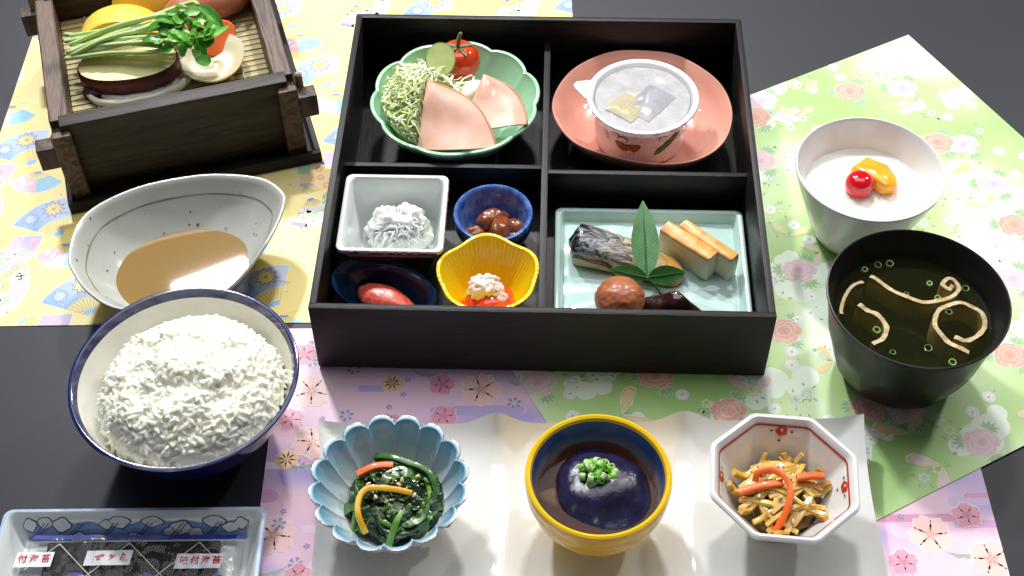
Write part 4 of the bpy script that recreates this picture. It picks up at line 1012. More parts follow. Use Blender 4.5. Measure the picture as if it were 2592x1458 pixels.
for u, v, z in ((.0812, .0736, .085), (.0783, .0666, .080), (.0830, .0640, .081), (.0874, .0560, .076), (.0905, .0580, .078), (.0940, .0640, .080), (.1028, .0526, .079), (.0985, .0600, .082), (.1060, .0600, .082), (.1153, .0646, .083), (.1130, .0560, .078), (.1076, .0447, .070), (.1050, .0500, .074), (.1017, .0802, .088), (.1078, .0750, .088), (.1130, .0720, .086), (.0958, .0700, .084), (.0900, .0730, .085), (.1180, .0640, .079), (.0990, .0740, .087), (.0870, .0690, .083), (.0920, .0610, .081), (.0960, .0540, .077), (.1100, .0660, .085), (.1160, .0590, .080)):
    a = rr.uniform(0, 2*pi); l = rr.uniform(.0085, .0130)
    g = leaf(l, l*.72, rr.uniform(.1, .5), rr.uniform(-.3, .3), 8, 2.2, .06, rr.random()*9)
    o = obj('leaf', g, rr.choice(lg), ps, (u - .5*l*math.cos(a), v - .5*l*math.sin(a), z), (rr.uniform(-.7, .7), rr.uniform(-.5, .5), a), smooth=60)
for k in range(16):
    u, v, z = .082 + rr.random()*.034, .050 + rr.random()*.034, .076 + rr.random()*.010; a = rr.uniform(0, 2*pi); l = rr.uniform(.0080, .0125)
    obj('leaf', leaf(l, l*.66, rr.uniform(.1, .5), rr.uniform(-.35, .35), 8, 2.2, .06, rr.random()*9), rr.choice(lg), ps, (u - .5*l*math.cos(a), v - .5*l*math.sin(a), z), (rr.uniform(-.8, .8), rr.uniform(-.5, .5), a), smooth=60)
g = leaf(.021, .006, .3, .1, 8, 1.6); obj('leaf', g, lg[2], ps, (.1100, .0560, .079), (.2, -.1, .25), smooth=60)
g = leaf(.018, .009, .3, -.2, 8, 1.8); obj('leaf', g, lg[0], ps, (.1075, .0620, .079), (.2, .5, -1.5), smooth=60)
g = leaf(.022, .011, .4, -.25, 8, 2.0); obj('leaf', g, lg[1], ps, (.1120, .0820, .087), (.1, .4, -.7), smooth=60)
# ------------------------------------------------------------------ food in the lunch box
def BG(name, geo, m, u, v, z, rot=(0, 0, 0), **k): return obj(name, geo, m, None, BX(u, v, z), (rot[0], rot[1], rot[2] + BR), **k)
# shredded cabbage
rr = random.Random(31); V, F, Cc = [], [], []
def cabz(x, y): return .048 + .017*math.exp(-((x/.022)**2 + (y/.030)**2)) 
for k in range(900):
    a = rr.uniform(0, 2*pi); r = math.sqrt(rr.random())
    x, y = r*.0300*math.cos(a), r*.0410*math.sin(a)
    z = .020 + (cabz(x, y) - .020)*rr.uniform(.5, 1.0)*(1 - .42*r**3); d = rr.uniform(0, 2*pi); l = rr.uniform(.012, .034); cu = rr.uniform(-2.6, 2.6)
    P = []
    for q in range(6):
        t = q/5 - .5; P.append((x + l*t*math.cos(d + cu*t), y + l*t*math.sin(d + cu*t), z + rr.uniform(-.0014, .0014) - .012*t*t*rr.uniform(0, 1.2)))
    g = ribbon(cr(P, 2), rr.uniform(.0007, .0017), .0005, rr.uniform(-1.5, 1.5))
    gq = []
    for p in g[0]:       # keep every strand inside the bowl
        qx, qy = p[0] - .0208, p[1] - .0078; rd = math.hypot(qx, qy); lim = .0500/max(rd, .0500); rd = min(rd, .0500); wall = .0094 + .031*max(0.0, (rd*1.05 - .023)/.0318)**1.667
        zz = max(p[2], wall + .0025); uu, vv = -.0824 + qx*lim + .0208, .0560 + qy*lim + .0078
        if uu > -.0850 + .10*(vv - .0145) and vv < .056: zz = min(zz, .0350 + .5*(vv - .0145))      # tucked under the ham
        gq.append((qx*lim + .0208, qy*lim + .0078, zz))
    g = (gq, g[1])
    o = len(V); V += [tuple(p) for p in g[0]]; F += [[i + o for i in f] for f in g[1]]
    c = rr.choice([(226, 234, 176), (236, 241, 204), (242, 245, 222), (210, 226, 142), (196, 216, 122), (232, 238, 190)]); Cc += [S(*c)]*len(g[0])
inner = move(blob(.0235, .0320, .022, .15, 2, 3, 3), TR((.0009, .0005, .030)))      # packed lower strands
o = len(V); V += inner[0]; F += [[i + o for i in f] for f in inner[1]]; Cc += [S(196, 214, 122)]*len(inner[0])
cabm = mat('shredded_cabbage', attr='Col', rough=.35, coat=.15, spec=.5)
BG('shredded_cabbage', (V, F), cabm, -.0824, .0560, .004, smooth=60, cols=Cc, label='heap of finely shredded pale green cabbage in the fluted bowl', cat='cabbage', kind='stuff')
# cucumber slice, tomato
cu = thing('cucumber_slice', 'thin pale green cucumber slice on top of the cabbage', 'vegetable', BX(-.0715, .0775, .0655), BR); cu.rotation_euler = (R(40), R(12), BR)
obj('flesh', slab(ellipse(.0098, .0112, 30), -.0007, .0007, .0003), mat('cucumber_flesh', (222, 230, 168), .25, base2=(208, 222, 140), nscale=150, sss=.4, sssr=(.002, .002, .001), coat=.4), cu)
obj('peel', loft([[(x*1.0, y*1.0, -.0008) for x, y in ellipse(.0098, .0112, 30)], [(x*1.035, y*1.03, 0) for x, y in ellipse(.0098, .0112, 30)], [(x*1.0, y*1.0, .0008) for x, y in ellipse(.0098, .0112, 30)]], False, False), mat('cucumber_peel', (150, 186, 84), .3), cu)
to = thing('cherry_tomato', 'red cherry tomato with green calyx at the back of the fluted bowl', 'tomato', BX(-.0610, .0955, .0350), BR)
tg = [(x, y, z*(1 - .18*max(0, z)**6)) for x, y, z in ico(4)[0]]
obj('body', ([(x*.0150, y*.0150, .0145 + z*.0145) for x, y, z in tg], ico(4)[1]), mat('tomato_skin', (206, 50, 16), .12, base2=(222, 78, 26), nscale=20, coat=.6, coat_rough=.03, sss=.1), to, smooth=180)
cal = mat('tomato_calyx', (78, 98, 52), .5, base2=(110, 124, 80), nscale=200)
ca = obj('calyx', join(*[move(leaf(.0115, .0030, .3, .25 if k % 2 else -.1, 8, 1.1), TR((0, 0, .0268), (0, -.05, k*1.26 + .3))) for k in range(5)]), cal, to, smooth=60)
obj('stem', tube(cr([(0, 0, .0262), (.0006, .0008, .0315), (.0022, .0022, .0365)], 4), [.0013]*6 + [.0012, .0012, .0015], 8), cal, ca)
# potato salad, ham
BG('potato_salad', blob(.0170, .0120, .0120, .25, 2.0, 8, 4, .05, 7), mat('potato_salad', (238, 232, 206), .4, base2=(246, 242, 226), nscale=120, sss=.2, bump=.3, bscale=160), -.0440, .0640, .0430, label='scoop of white potato salad behind the ham slices', cat='salad')
hm = mat('pink_ham', (228, 174, 148), .34, base2=(236, 190, 170), nscale=110, ndetail=8, sss=.3, sssr=(.003, .0015, .001), coat=.4, coat_rough=.15, bump=.06, bscale=300)
hr = mat('ham_rind', (206, 142, 92), .35, coat=.3)
def ham(lab, apex, b0, b1, bulge, edge, name='ham_slice'):
    """quarter-round slice: straight cuts from the apex, a curved rind edge; hung from apex to the two lower corners"""
    A, B, Cn = (Vector(BX(*p)) for p in (apex, b0, b1))
    t = thing(name, lab, 'ham', tuple(B)); nrm = (B - A).cross(Cn - A).normalized(); nrm = nrm if nrm.y < 0 or nrm.z > 0 else -nrm
    rows, N_ = [], 14
    for i in range(N_ + 1):
        f = i/N_; row = []
        for j in range(N_ + 1):
            s = j/N_
            e0 = A + (B - A)*f; e1 = A + (Cn - A)*f + (Cn - A).cross(nrm).normalized()*(-edge)*math.sin(pi*f)
            p = e0 + (e1 - e0)*s + nrm*(bulge*math.sin(pi*s)*f + .0012*math.sin(3*s + 4*f) + .0022*noise.noise(Vector((s*2.6 + A.x*90, f*2.6, .5))))
            p += (B - A).normalized()*(bulge*.6*math.sin(pi*s)*f*f)
            row.append(p)
        rows.append(row)
    V = [p - B for r in rows for p in r] + [p - B - nrm*.0016 for r in rows for p in r]; n = N_ + 1; M2 = n*n; F = []
    for i in range(N_):
        for j in range(N_): a = i*n + j; F.append([a, a + n, a + n + 1, a + 1]); F.append([M2 + a, M2 + a + 1, M2 + a + n + 1, M2 + a + n])
    R_ = []
    for i in range(N_): a = i*n; F.append([a, M2 + a, M2 + a + n, a + n])
    for j in range(N_): a = N_*n + j; F.append([a, M2 + a, M2 + a + 1, a + 1])
    obj('meat', (V, F), hm, t, smooth=60)
    for i in range(N_): a = i*n + N_; R_.append([a, a + n, M2 + a + n, M2 + a])
    idx = sorted({q for f in R_ for q in f}); mp = {q: k for k, q in enumerate(idx)}
    ring = [rows[i][N_] - B for i in range(n)]
    obj('rind', tube([p - nrm*.0008 for p in ring], .0011, 8), hr, t, smooth=70)
ham('pink ham slice with brown rind leaning over the cabbage', (-.0790, .0560, .0655), (-.0835, .0145, .0440), (-.0320, .0170, .0440), .0055, .0110)
ham('pink ham slice behind the other, leaning against the bowl side', (-.0425, .0690, .0600), (-.0560, .0300, .0470), (-.0125, .0350, .0470), .0045, .0090)

# natto cup with film lid and sachets
NC = BX(.0645, .0622, FZ + .0062)
na = thing('natto_cup', 'white natto cup printed with bean pods, sealed with clear film', 'cup', NC, BR)
P = [(0, .0006), (.0270, .0006), (.0282, 0), (.0300, .0008), (.0308, .0030), (.0318, .0200), (.0332, .0330), (.0336, .0342)]
cupw = mat('cup_white_plastic', (232, 222, 216), .3, sss=.15)
obj('wall', lathe(P, 96), cupw, na)
obj('rim', lathe([(.0335, .0340), (.0352, .0346), (.0372, .0352), (.0378, .0362), (.0374, .0372), (.0355, .0375), (.0335, .0370), (.0328, .0352), (.0322, .0250), (.0306, .0060), (.0290, .0034), (0, .0030)], 96), mat('rim_white_plastic', (238, 238, 238), .22), na)
tb = [(-.030, .016), (-.0445, .0135), (-.0465, .0100), (-.0450, .0060), (-.034, -.010), (-.0325, .004)]
obj('tab', slab(tb, .0362, .0372, .0003), MATS['rim_white_plastic'], na)
V, F = [], []; nr, ns = 18, 72
fl = film('clear_dotted_film', .74, .09, (236, 234, 236), 900.0, .05, True)
for q in range(nr + 1):
    f = q/nr
    for j in range(ns):
        t = 2*pi*j/ns; r = .0352*f; x, y = r*math.cos(t), r*math.sin(t)
        V.append((x, y, .0381 - .0006*(1 - f*f) + .00035*(1 - f**4)*noise.noise(Vector((x*80, y*80, 1.0)))))
for q in range(nr):
    for j in range(ns): F.append([q*ns + j, q*ns + (j + 1) % ns, (q + 1)*ns + (j + 1) % ns, (q + 1)*ns + j])
F = [q[::-1] for q in F]
obj('film_lid', (V, F), fl, na, smooth=180)
V, F = [], []
for q in range(5):
    for j in range(120):
        t = 2*pi*j/120; w = .0016*noise.noise(Vector((math.cos(t)*9, math.sin(t)*9, 0)))
        wide = 1 + .45*max(0, noise.noise(Vector((math.cos(t)*2.2, math.sin(t)*2.2, 4))))
        r = .0374 + q*.0008*wide; V.append((r*math.cos(t), r*math.sin(t), .0376 - q*.0003 + q*w*.25))
for q in range(4):
    for j in range(120): F.append([q*120 + j, q*120 + (j + 1) % 120, (q + 1)*120 + (j + 1) % 120, (q + 1)*120 + j])
F = [q[::-1] for q in F]
obj('film_skirt', (V, F), film('clear_film', .97, .05, (240, 240, 240), 200.0, .2), na, smooth=60)
ink = {'brown': mat('print_brown', (150, 92, 24), .4), 'green': mat('print_green', (62, 128, 40), .4), 'black': mat('print_black', (32, 26, 24), .4), 'white': mat('print_white', (236, 230, 222), .4), 'dkg': mat('print_dark_green', (30, 66, 24), .4)}
def wrap(P, th0, z0, lift): 
    out = []
    for x, y in P:
        z = z0 + y; r = .0308 + (z - .003)/.030*.0024 + lift; a = th0 + x/.032; out.append((r*math.cos(a), r*math.sin(a), z))
    return out
def mark(P, th, z, m, name, lift=.00025, par=na): return obj(name, (wrap(P, th, z, lift), [list(range(len(P)))]), ink[m], par, smooth=0)
def bean(th, z, r=.0028, face=True):
    mark(ellipse(r*1.1, r*.85, 18), th, z, 'black', 'printed_bean', .0003); mark(ellipse(r*.93, r*.70, 18), th, z, 'white', 'printed_bean', .00045)
    for dx, dy, s in ((-.0009, .0005, .0003), (.0008, .0003, .0003), (0, -.0008, .00038)): mark(disc(dx, dy, s, 8), th, z, 'black', 'printed_dot', .0006)
t0 = R(-90)
bean(t0 - .60, .0265); bean(t0 - .42, .0248, .0030)
POD = [(-.0085, .0030), (-.004, .0022), (0, .0016), (.0045, .0030), (.0088, .0032), (.0085, 0), (.0060, -.0028), (.0020, -.0036), (-.0025, -.0040), (-.0060, -.0020)]
mark(inset(POD, -.0004), t0 - .33, .0185, 'black', 'printed_pod', .0003); mark(POD, t0 - .33, .0185, 'brown', 'printed_pod', .00042); bean(t0 - .26, .0140)
a = R(38); PODG = [(x*math.cos(a) - y*math.sin(a), x*math.sin(a) + y*math.cos(a)) for x, y in [(-.0125, -.0005), (-.009, .0018), (-.006, .0026), (-.003, .0018), (0, .0026), (.003, .0018), (.006, .0024), (.010, .0012), (.0125, 0), (.008, -.0018), (0, -.0022), (-.008, -.0022)]]
mark(inset(PODG, -.0004), t0 + .56, .0195, 'dkg', 'printed_pod', .0003); mark(PODG, t0 + .56, .0195, 'green', 'printed_pod', .00042); bean(t0 + .42, .0262)
for dx, dy in ((-.0055, -.0032), (0, .0010), (.0056, .0050)):
    mark(disc(dx, dy, .0019, 12), t0 + .56, .0195, 'dkg', 'printed_dot', .0005); mark(disc(dx, dy, .0015, 12), t0 + .56, .0195, 'green', 'printed_dot', .00062)
rr = random.Random(3)
for k in range(8):     # small handwritten strokes
    th = t0 + (-.86 + .02*k if k < 5 else .80 + .03*(k - 5)); z = .030 - .0024*(k if k < 5 else (k - 3)); q = rr.uniform(-.6, .6); l = .0016
    mark([(-l*math.cos(q), -l*math.sin(q)), (-l*math.cos(q) + .0004, -l*math.sin(q) - .0005), (l*math.cos(q), l*math.sin(q) - .0004), (l*math.cos(q), l*math.sin(q) + .0002)], th, z, 'black', 'printed_stroke', .0003)
# natto and sachets under the film
BG('natto', lathe([(0, 0), (.0286, 0), (.0298, .004), (.0318, .0312), (.028, .0318), (.015, .0320), (0, .0320)], 48, lambda t, r, z, i: (r, z + (.0012*noise.noise(Vector((math.cos(t)*r*260, math.sin(t)*r*260, 0))) if i > 2 else 0))), mat('natto_beans', (226, 224, 224), .45, base2=(196, 190, 186), nscale=170, bump=.5, bscale=170), .0645, .0622, FZ + .0062 + .0034, label='natto beans filling the white cup under the film', cat='natto')
def sachet(name, lab, u, v, z, w, h, rz, m, tilt=(0, 0)):
    nx_, ny_ = 16, 16; V, F = [], []
    for s in (1, -1):
        for j in range(ny_ + 1):
            for i in range(nx_ + 1):
                x, y = -1 + 2*i/nx_, -1 + 2*j/ny_; pu = max(0, 1 - abs(x)**6)*max(0, 1 - abs(y)**6)
                V.append((x*w/2, y*h/2, s*(.0002 + .0014*pu*(1 + .5*noise.noise(Vector((x*2.2, y*2.2, u*50)))))))
    M2 = (nx_ + 1)*(ny_ + 1)
    for j in range(ny_):
        for i in range(nx_): a = j*(nx_ + 1) + i; F.append([a, a + 1, a + nx_ + 2, a + nx_ + 1]); F.append([M2 + a, M2 + a + nx_ + 1, M2 + a + nx_ + 2, M2 + a + 1])
    return BG(name, (V, F), m, u, v, z, (tilt[0], tilt[1], rz), smooth=70, label=lab, cat='sachet')
sachet('mustard_sachet', 'small square yellow mustard sachet inside the natto cup', .0545, .0525, FZ + .0418, .0220, .0225, R(-38), mat('mustard_yellow', (214, 188, 74), .3, base2=(224, 202, 100), nscale=60, coat=.4, bump=.3, bscale=120), (R(-3), 0))
sachet('sauce_sachet', 'clear sauce sachet under the film beside the yellow one', .0690, .0570, FZ + .0418, .0310, .0215, R(52), mat('sachet_lilac_film', (196, 190, 202), .2, base2=(150, 140, 150), nscale=90, coat=.5, bump=.4, bscale=150))

# grated radish and whitebait
V, F = [], []; rr = random.Random(14)
rad = mat('grated_radish', (222, 226, 216), .25, base2=(238, 240, 234), nscale=220, coat=.35, bump=.3, bscale=400)
g = blob(.0195, .0165, .0180, .30, 2.2, 12, 5, .14, 6.0)
GR = [g]
for k in range(260):
    th, ph = rr.uniform(0, 2*pi), math.acos(rr.uniform(0, 1)); x, y, z = .0185*math.sin(ph)*math.cos(th), .0155*math.sin(ph)*math.sin(th), .0165*math.cos(ph)
    GR.append(move(blob(.0019, .0010, .0008, .3, 2, k, 1), TR((x, y, z), (rr.uniform(-1, 1), rr.uniform(-1, 1), rr.uniform(0, 6)))))
BG('grated_radish', join(*GR), rad, -.0920, -.0400, FZ + .0160, smooth=80, label='mound of white grated radish in the square dish', cat='radish')
wb_ = mat('whitebait', (226, 226, 222), .4, base2=(210, 212, 212), nscale=300, coat=.2, sss=.2)
base = None
for k in range(46):
    a = rr.uniform(0, 2*pi); r = math.sqrt(rr.random()); x, y = r*.0150*math.cos(a), -.0095 + r*.0075*math.sin(a)
    z = .0168*math.sqrt(max(.05, 1 - (x/.0195)**2 - ((y)/.0175)**2)) + .0010
    l = rr.uniform(.009, .014); c = rr.uniform(-1.2, 1.2); P = [(l*(t - .5)*math.cos(c*(t - .5)), l*(t - .5)*math.sin(c*(t - .5)), -.006*(t - .5)**2*4*.25) for t in [q/7 for q in range(8)]]
    o = obj('whitebait', tube(cr(P, 2), [.0009*(.35 + .65*math.sin(pi*min(1, .12 + .88*q/14))) for q in range(15)], 6), wb_, None, BX(-.0920 + x, -.0425 + y, FZ + .0150 + z), (rr.uniform(-.25, .5), rr.uniform(-.3, .3), rr.uniform(-1.3, 1.3)), smooth=80, label='tiny white boiled whitebait on the grated radish', cat='fish', group='whitebait on the radish')

# simmered beans
bm_ = mat('brown_bean', (120, 58, 28), .18, base2=(150, 80, 40), nscale=60, coat=.6, coat_rough=.06, sss=.2, sssr=(.003, .0015, .0008), bump=.25, bscale=90)
for k, (u, v, z, s, a) in enumerate(((-.0445, -.0385, .0150, .95, .5), (-.0350, -.0295, .0190, 1.1, .7), (-.0275, -.0385, .0195, 1.15, 1.5), (-.0190, -.0335, .0160, 1.0, -.6), (-.0300, -.0245, .0150, .9, .1), (-.0360, -.0455, .0130, .9, 0), (-.0205, -.0430, .0135, .9, .9))):
    BG('simmered_bean', blob(.0088*s, .0062*s, .0060*s, .18, 1.5, k + 20, 4, .03, 6), bm_, u, v, FZ + z - .002, (.2*k % .6, -.15, a), smooth=180, label='glossy brown simmered bean in the blue speckled cup', cat='bean', group='beans in the blue cup')

# roe in the navy dish
V = []
g = blob(.0200, .0098, .0090, .12, 1.4, 5, 5, .03, 9)
BG('salted_roe', g, mat('red_roe', (196, 70, 50), .3, base2=(214, 100, 76), nscale=420, sss=.3, sssr=(.003, .001, .0008), coat=.4, bump=.35, bscale=800), -.0955, -.0965, FZ + .0125, (0, R(3), R(-24)), smooth=180, label='piece of red salted cod roe in the navy dish', cat='roe')
# red and white pieces in the bellflower cup
BG('fish_jelly', blob(.0165, .0120, .0090, .22, 1.9, 33, 4, .05, 6), mat('red_jelly', (196, 44, 18), .15, base2=(220, 84, 40), nscale=90, coat=.6, sss=.3, sssr=(.004, .001, .0005)), -.0330, -.0955, FZ + .0130, smooth=180, label='glossy red piece under the white topping in the yellow cup', cat='garnish')
tpm = mat('white_red_topping', (226, 212, 206), .45, base2=(186, 120, 124), nscale=130, nlo=.48, nhi=.75, bump=.5, bscale=220)
BG('grated_topping', join(*[move(blob(.0062, .0055, .0048, .35, 2.2, k + 50, 4, .12, 6), TR(p)) for k, p in enumerate(((-.004, .004, .006), (.002, .004, .007), (-.005, -.001, .0045), (.005, .001, .0045), (0, 0, .007), (.008, -.003, .001)))]), tpm, -.0345, -.0925, FZ + .0165, smooth=180, label='white and dusky red grated topping in the yellow cup', cat='garnish')

# fish, leaves, fish cakes, plum and kelp on the celadon plate
CZ = FZ + .0064
fs = thing('grilled_mackerel', 'grilled mackerel fillet with silver black skin on the celadon plate', 'fish', BX(.0510, -.0600, CZ), BR + R(-10))
m = mat('fish_flesh', (206, 186, 140), .4, base2=(186, 150, 96), nscale=50, sss=.2, coat=.25, bump=.35, bscale=110)
sk = bpy.data.materials.new('mackerel_skin'); sk.use_nodes = True; N = sk.node_tree.nodes; L = sk.node_tree.links; b = N['Principled BSDF']
tc = N.new('ShaderNodeTexCoord'); sep = N.new('ShaderNodeSeparateXYZ'); L.new(tc.outputs['Object'], sep.inputs[0])
nz = N.new('ShaderNodeTexNoise'); nz.inputs['Scale'].default_value = 120; nz.inputs['Detail'].default_value = 3; nz.inputs['Distortion'].default_value = 1.5; mpg = N.new('ShaderNodeMapping'); mpg.inputs['Scale'].default_value = (.5, 1.6, 1); L.new(tc.outputs['Object'], mpg.inputs[0]); L.new(mpg.outputs[0], nz.inputs['Vector'])
mr = N.new('ShaderNodeMapRange'); mr.inputs[1].default_value = -.038; mr.inputs[2].default_value = .042; L.new(sep.outputs[0], mr.inputs[0])
ad = N.new('ShaderNodeMath'); ad.operation = 'MULTIPLY_ADD'; ad.inputs[1].default_value = .75; L.new(nz.outputs['Fac'], ad.inputs[0]); L.new(mr.outputs[0], ad.inputs[2])
mr.inputs[3].default_value = -.12; mr.inputs[4].default_value = .80
rp = N.new('ShaderNodeValToRGB'); E_ = rp.color_ramp.elements; E_[0].position = .24; E_[0].color = S(26, 24, 26); E_[1].position = 1.35/1.4; E_[1].color = S(188, 140, 60)
for p_, c_ in ((.36, (44, 42, 46)), (.44, (150, 150, 156)), (.52, (52, 48, 50)), (.60, (170, 164, 158)), (.68, (92, 80, 70)), (.76, (206, 192, 164)), (.86, (196, 168, 110))): q = E_.new(p_); q.color = S(*c_)
L.new(ad.outputs[0], rp.inputs[0]); L.new(rp.outputs[0], b.inputs['Base Color']); b.inputs['Roughness'].default_value = .24; b.inputs['Coat Weight'].default_value = .5
bp = N.new('ShaderNodeBump'); bp.inputs['Strength'].default_value = .7; bp.inputs['Distance'].default_value = .0012; L.new(nz.outputs['Fac'], bp.inputs['Height']); L.new(bp.outputs[0], b.inputs['Normal'])
top, bot = [], []
nl = 26
def fprof(t):      # cross-section along the fillet, x from left thick end to right tail
    x = -.036 + .074*t; hw = .0125*(1 - .25*t**2)*min(1, (t/.06)**.5 if t < .06 else 1)*(1 if t < .85 else math.sqrt(max(.02, 1 - ((t - .85)/.15)**2))); h = .0215*(1 - .62*t**1.1)*min(1, .55 + t*6)
    cy = .006 - .010*t*t + .002
    return x, hw, h, cy
for i in range(nl + 1):
    x, hw, h, cy = fprof(i/nl); tr1, br1 = [], []
    for j in range(13):
        a = pi*j/12; s = math.cos(a); tr1.append((x + .0006*math.sin(j), cy + hw*s, h*((.42 if s > 0 else .42 + .22*abs(s)) + (.58 if s > 0 else .58 - .22*abs(s))*math.sin(a)**.7) + .0006*noise.noise(Vector((x*200, j*.7, 0)))))
    for j in range(9):
        f = j/8; y0 = cy - hw + 2*hw*f; sag = .0012*math.sin(pi*f)
        br1.append((x, y0, 0))
    top.append(tr1); bot.append([tr1[0]] + [(x + .0005*math.sin(i*1.3), cy + hw*.95, h*.2)] + [(x, cy + hw*.85, 0), (x, cy - hw*.82, 0)] + [(x + .0006*math.sin(i*1.1), cy - hw*1.06, h*.14), (x, cy - hw*1.05 + .0016*math.sin(i*.9), h*.38)] + [tr1[-1]])
obj('skin', loft(top, False, False, False), sk, fs, smooth=180)
V, F = loft(bot, False, False, False)
n = 7; F.append([j for j in range(n)]); 
obj('flesh', (V, F + [[ (nl)*n + j for j in range(n)][::-1]]), m, fs, smooth=60)
obj('dark_flesh', tube([(fprof(t)[0], fprof(t)[3] - fprof(t)[1]*1.05 + .0006*math.sin(t*20), fprof(t)[2]*(.50 - .18*math.exp(-((t - .42)/.07)**2))) for t in [.06 + .04*q for q in range(18)]], [.0008 + .0005*math.sin(pi*q/17) for q in range(18)], 8), mat('fish_dark_flesh', (92, 58, 34), .4, base2=(120, 82, 48), nscale=150, coat=.2), fs)
obj('cut_end', ([Vector(top[0][j]) + Vector((-.0004, 0, 0)) for j in range(13)] + [Vector(q) + Vector((-.0004, 0, 0)) for q in bot[0][1:-1]][::-1], [list(range(18))[::-1]]), m, fs, smooth=0)
# nandina sprig: one long leaf standing up over the fish, two short ones
sp_ = thing('leaf_sprig', 'sprig of three dark green leaves standing between fish and plum', 'leaf', BX(.0640, -.0832, CZ), BR)
def leafmat(name, c1, c2):
    m = mat(name, c1, .32, base2=c2, nscale=70, sss=.08, coat=.25, coat_rough=.15)
    N = m.node_tree.nodes; L = m.node_tree.links; tc = N.new('ShaderNodeTexCoord'); sp0 = N.new('ShaderNodeSeparateXYZ'); L.new(tc.outputs['Object'], sp0.inputs[0])
    ab = N.new('ShaderNodeMath'); ab.operation = 'ABSOLUTE'; L.new(sp0.outputs[1], ab.inputs[0]); mu = N.new('ShaderNodeMath'); mu.operation = 'MULTIPLY_ADD'; mu.inputs[1].default_value = -.8; L.new(ab.outputs[0], mu.inputs[0]); L.new(sp0.outputs[0], mu.inputs[2])
    w = N.new('ShaderNodeMath'); w.operation = 'MULTIPLY'; w.inputs[1].default_value = 2600; L.new(mu.outputs[0], w.inputs[0]); sn = N.new('ShaderNodeMath'); sn.operation = 'SINE'; L.new(w.outputs[0], sn.inputs[0])
    bp = N.new('ShaderNodeBump'); bp.inputs['Strength'].default_value = .10; bp.inputs['Distance'].default_value = .0004; L.new(sn.outputs[0], bp.inputs['Height']); L.new(bp.outputs[0], N['Principled BSDF'].inputs['Normal'])
    return m
lm = leafmat('nandina_leaf', (44, 104, 44), (60, 124, 54)); rib = mat('leaf_midrib', (40, 84, 40), .4)
def bigleaf(L_, W_, base, tip, roll, nx=18, tipk=1.15):
    o = obj('leaf', leaf(L_, W_, .12, -.04, nx, tipk, .012, L_*100), lm, sp_, base, smooth=50)
    d = Vector(tip) - Vector(base); q = d.to_track_quat('X', 'Z'); o.rotation_mode = 'QUATERNION'
    from mathutils import Quaternion
    o.rotation_quaternion = q @ Quaternion((1, 0, 0), roll)
    obj('midrib', tube([(0, 0, -.02*L_ + .0004), (L_*.5, 0, L_*(-.04*.25 - .02) + .0004), (L_*.95, 0, L_*(-.04*.9 - .02) + .0005)], [.0006, .0005, .0002], 6), rib, o)
    return o
bigleaf(.0525, .0185, (0, 0, .019), (-.0018, .0405, .0345), 0.0)
bigleaf(.0240, .0125, (0, 0, .0185), (-.0225, .0062, .0185), -.75, 12); bigleaf(.0250, .0130, (.0004, .0003, .0185), (.0232, .0062, .0172), .75, 12)
obj('stalk', tube(cr([(.0160, -.0150, .0010), (.008, -.0055, .0120), (0, 0, .0188)], 5), .0007, 6), rib, sp_)
# fish cakes: white blocks with a browned top
wc_ = mat('fish_cake_white', (226, 216, 180), .4, base2=(234, 226, 198), nscale=40, sss=.3, sssr=(.004, .003, .002), bump=.08, bscale=400)
br_ = mat('browned_top', (226, 172, 88), .38, base2=(190, 116, 44), nscale=110, nlo=.44, nhi=.72, coat=.25, bump=.2, bscale=150)
def cake(u, v, l, w, h, rz, lab):
    t = thing('fish_cake', lab, 'fish cake', BX(u, v, CZ), BR + rz)
    def soft(g): return [(x + .0007*noise.noise(Vector((x*90, y*90, z*90 + u*50))), y + .0007*noise.noise(Vector((x*90 + 9, y*90, z*90 + u*50))), z + (.0008*noise.noise(Vector((x*110, y*110, u*70))) if z > .004 else 0)) for x, y, z in g[0]], g[1]
    def grid(x0, x1, z0, z1, b):
        return loft([[(X, Y, Z) for X, Y in rrect(x1 - x0, w - 2*q, b, 3)] for Z, q in [(z0, .0008), (z0 + .0008, 0)] + [(z0 + .0008 + (z1 - z0 - .0016)*k/6, 0) for k in range(1, 7)] + [(z1, .0008)]])
    obj('body', soft(grid(-l/2, l/2, 0, h - .0012, .0012)), wc_, t, smooth=50); obj('browned_top', soft(grid(-l/2, l/2, h - .0024, h, .0012)), br_, t, smooth=50)
cake(.0908, -.0532, .0385, .0100, .0205, R(-41.5), 'white fish cake block with browned top, next to the green leaf')
cake(.1035, -.0512, .0420, .0088, .0195, R(-43.0), 'white fish cake block with browned top, behind the other block')
# pickled plum
V, f = ico(5); PV = []
for p in V:
    a = math.atan2(p.y, p.x); k = 1 + .06*noise.noise(p*1.6) + .026*noise.noise(p*4.5) - .05*math.exp(-(math.sin((a - .7)/2)/.14)**2)*max(0, p.z + .4)
    w = 1 - .065*abs(noise.noise(Vector((p.x*3 + 4, p.y*9, p.z*3))))
    PV.append((p.x*.0158*k*w, p.y*.0150*k*w, p.z*.0128*k*w))
BG('pickled_plum', (PV, f), mat('plum_skin', (160, 88, 54), .45, base2=(180, 110, 72), nscale=60, coat=.25, coat_rough=.15, sss=.2, sssr=(.003, .0015, .001), bump=.25, bscale=120), .0478, -.0950, CZ + .0120, smooth=180, label='wrinkled orange brown pickled plum beside the dark kelp', cat='plum')
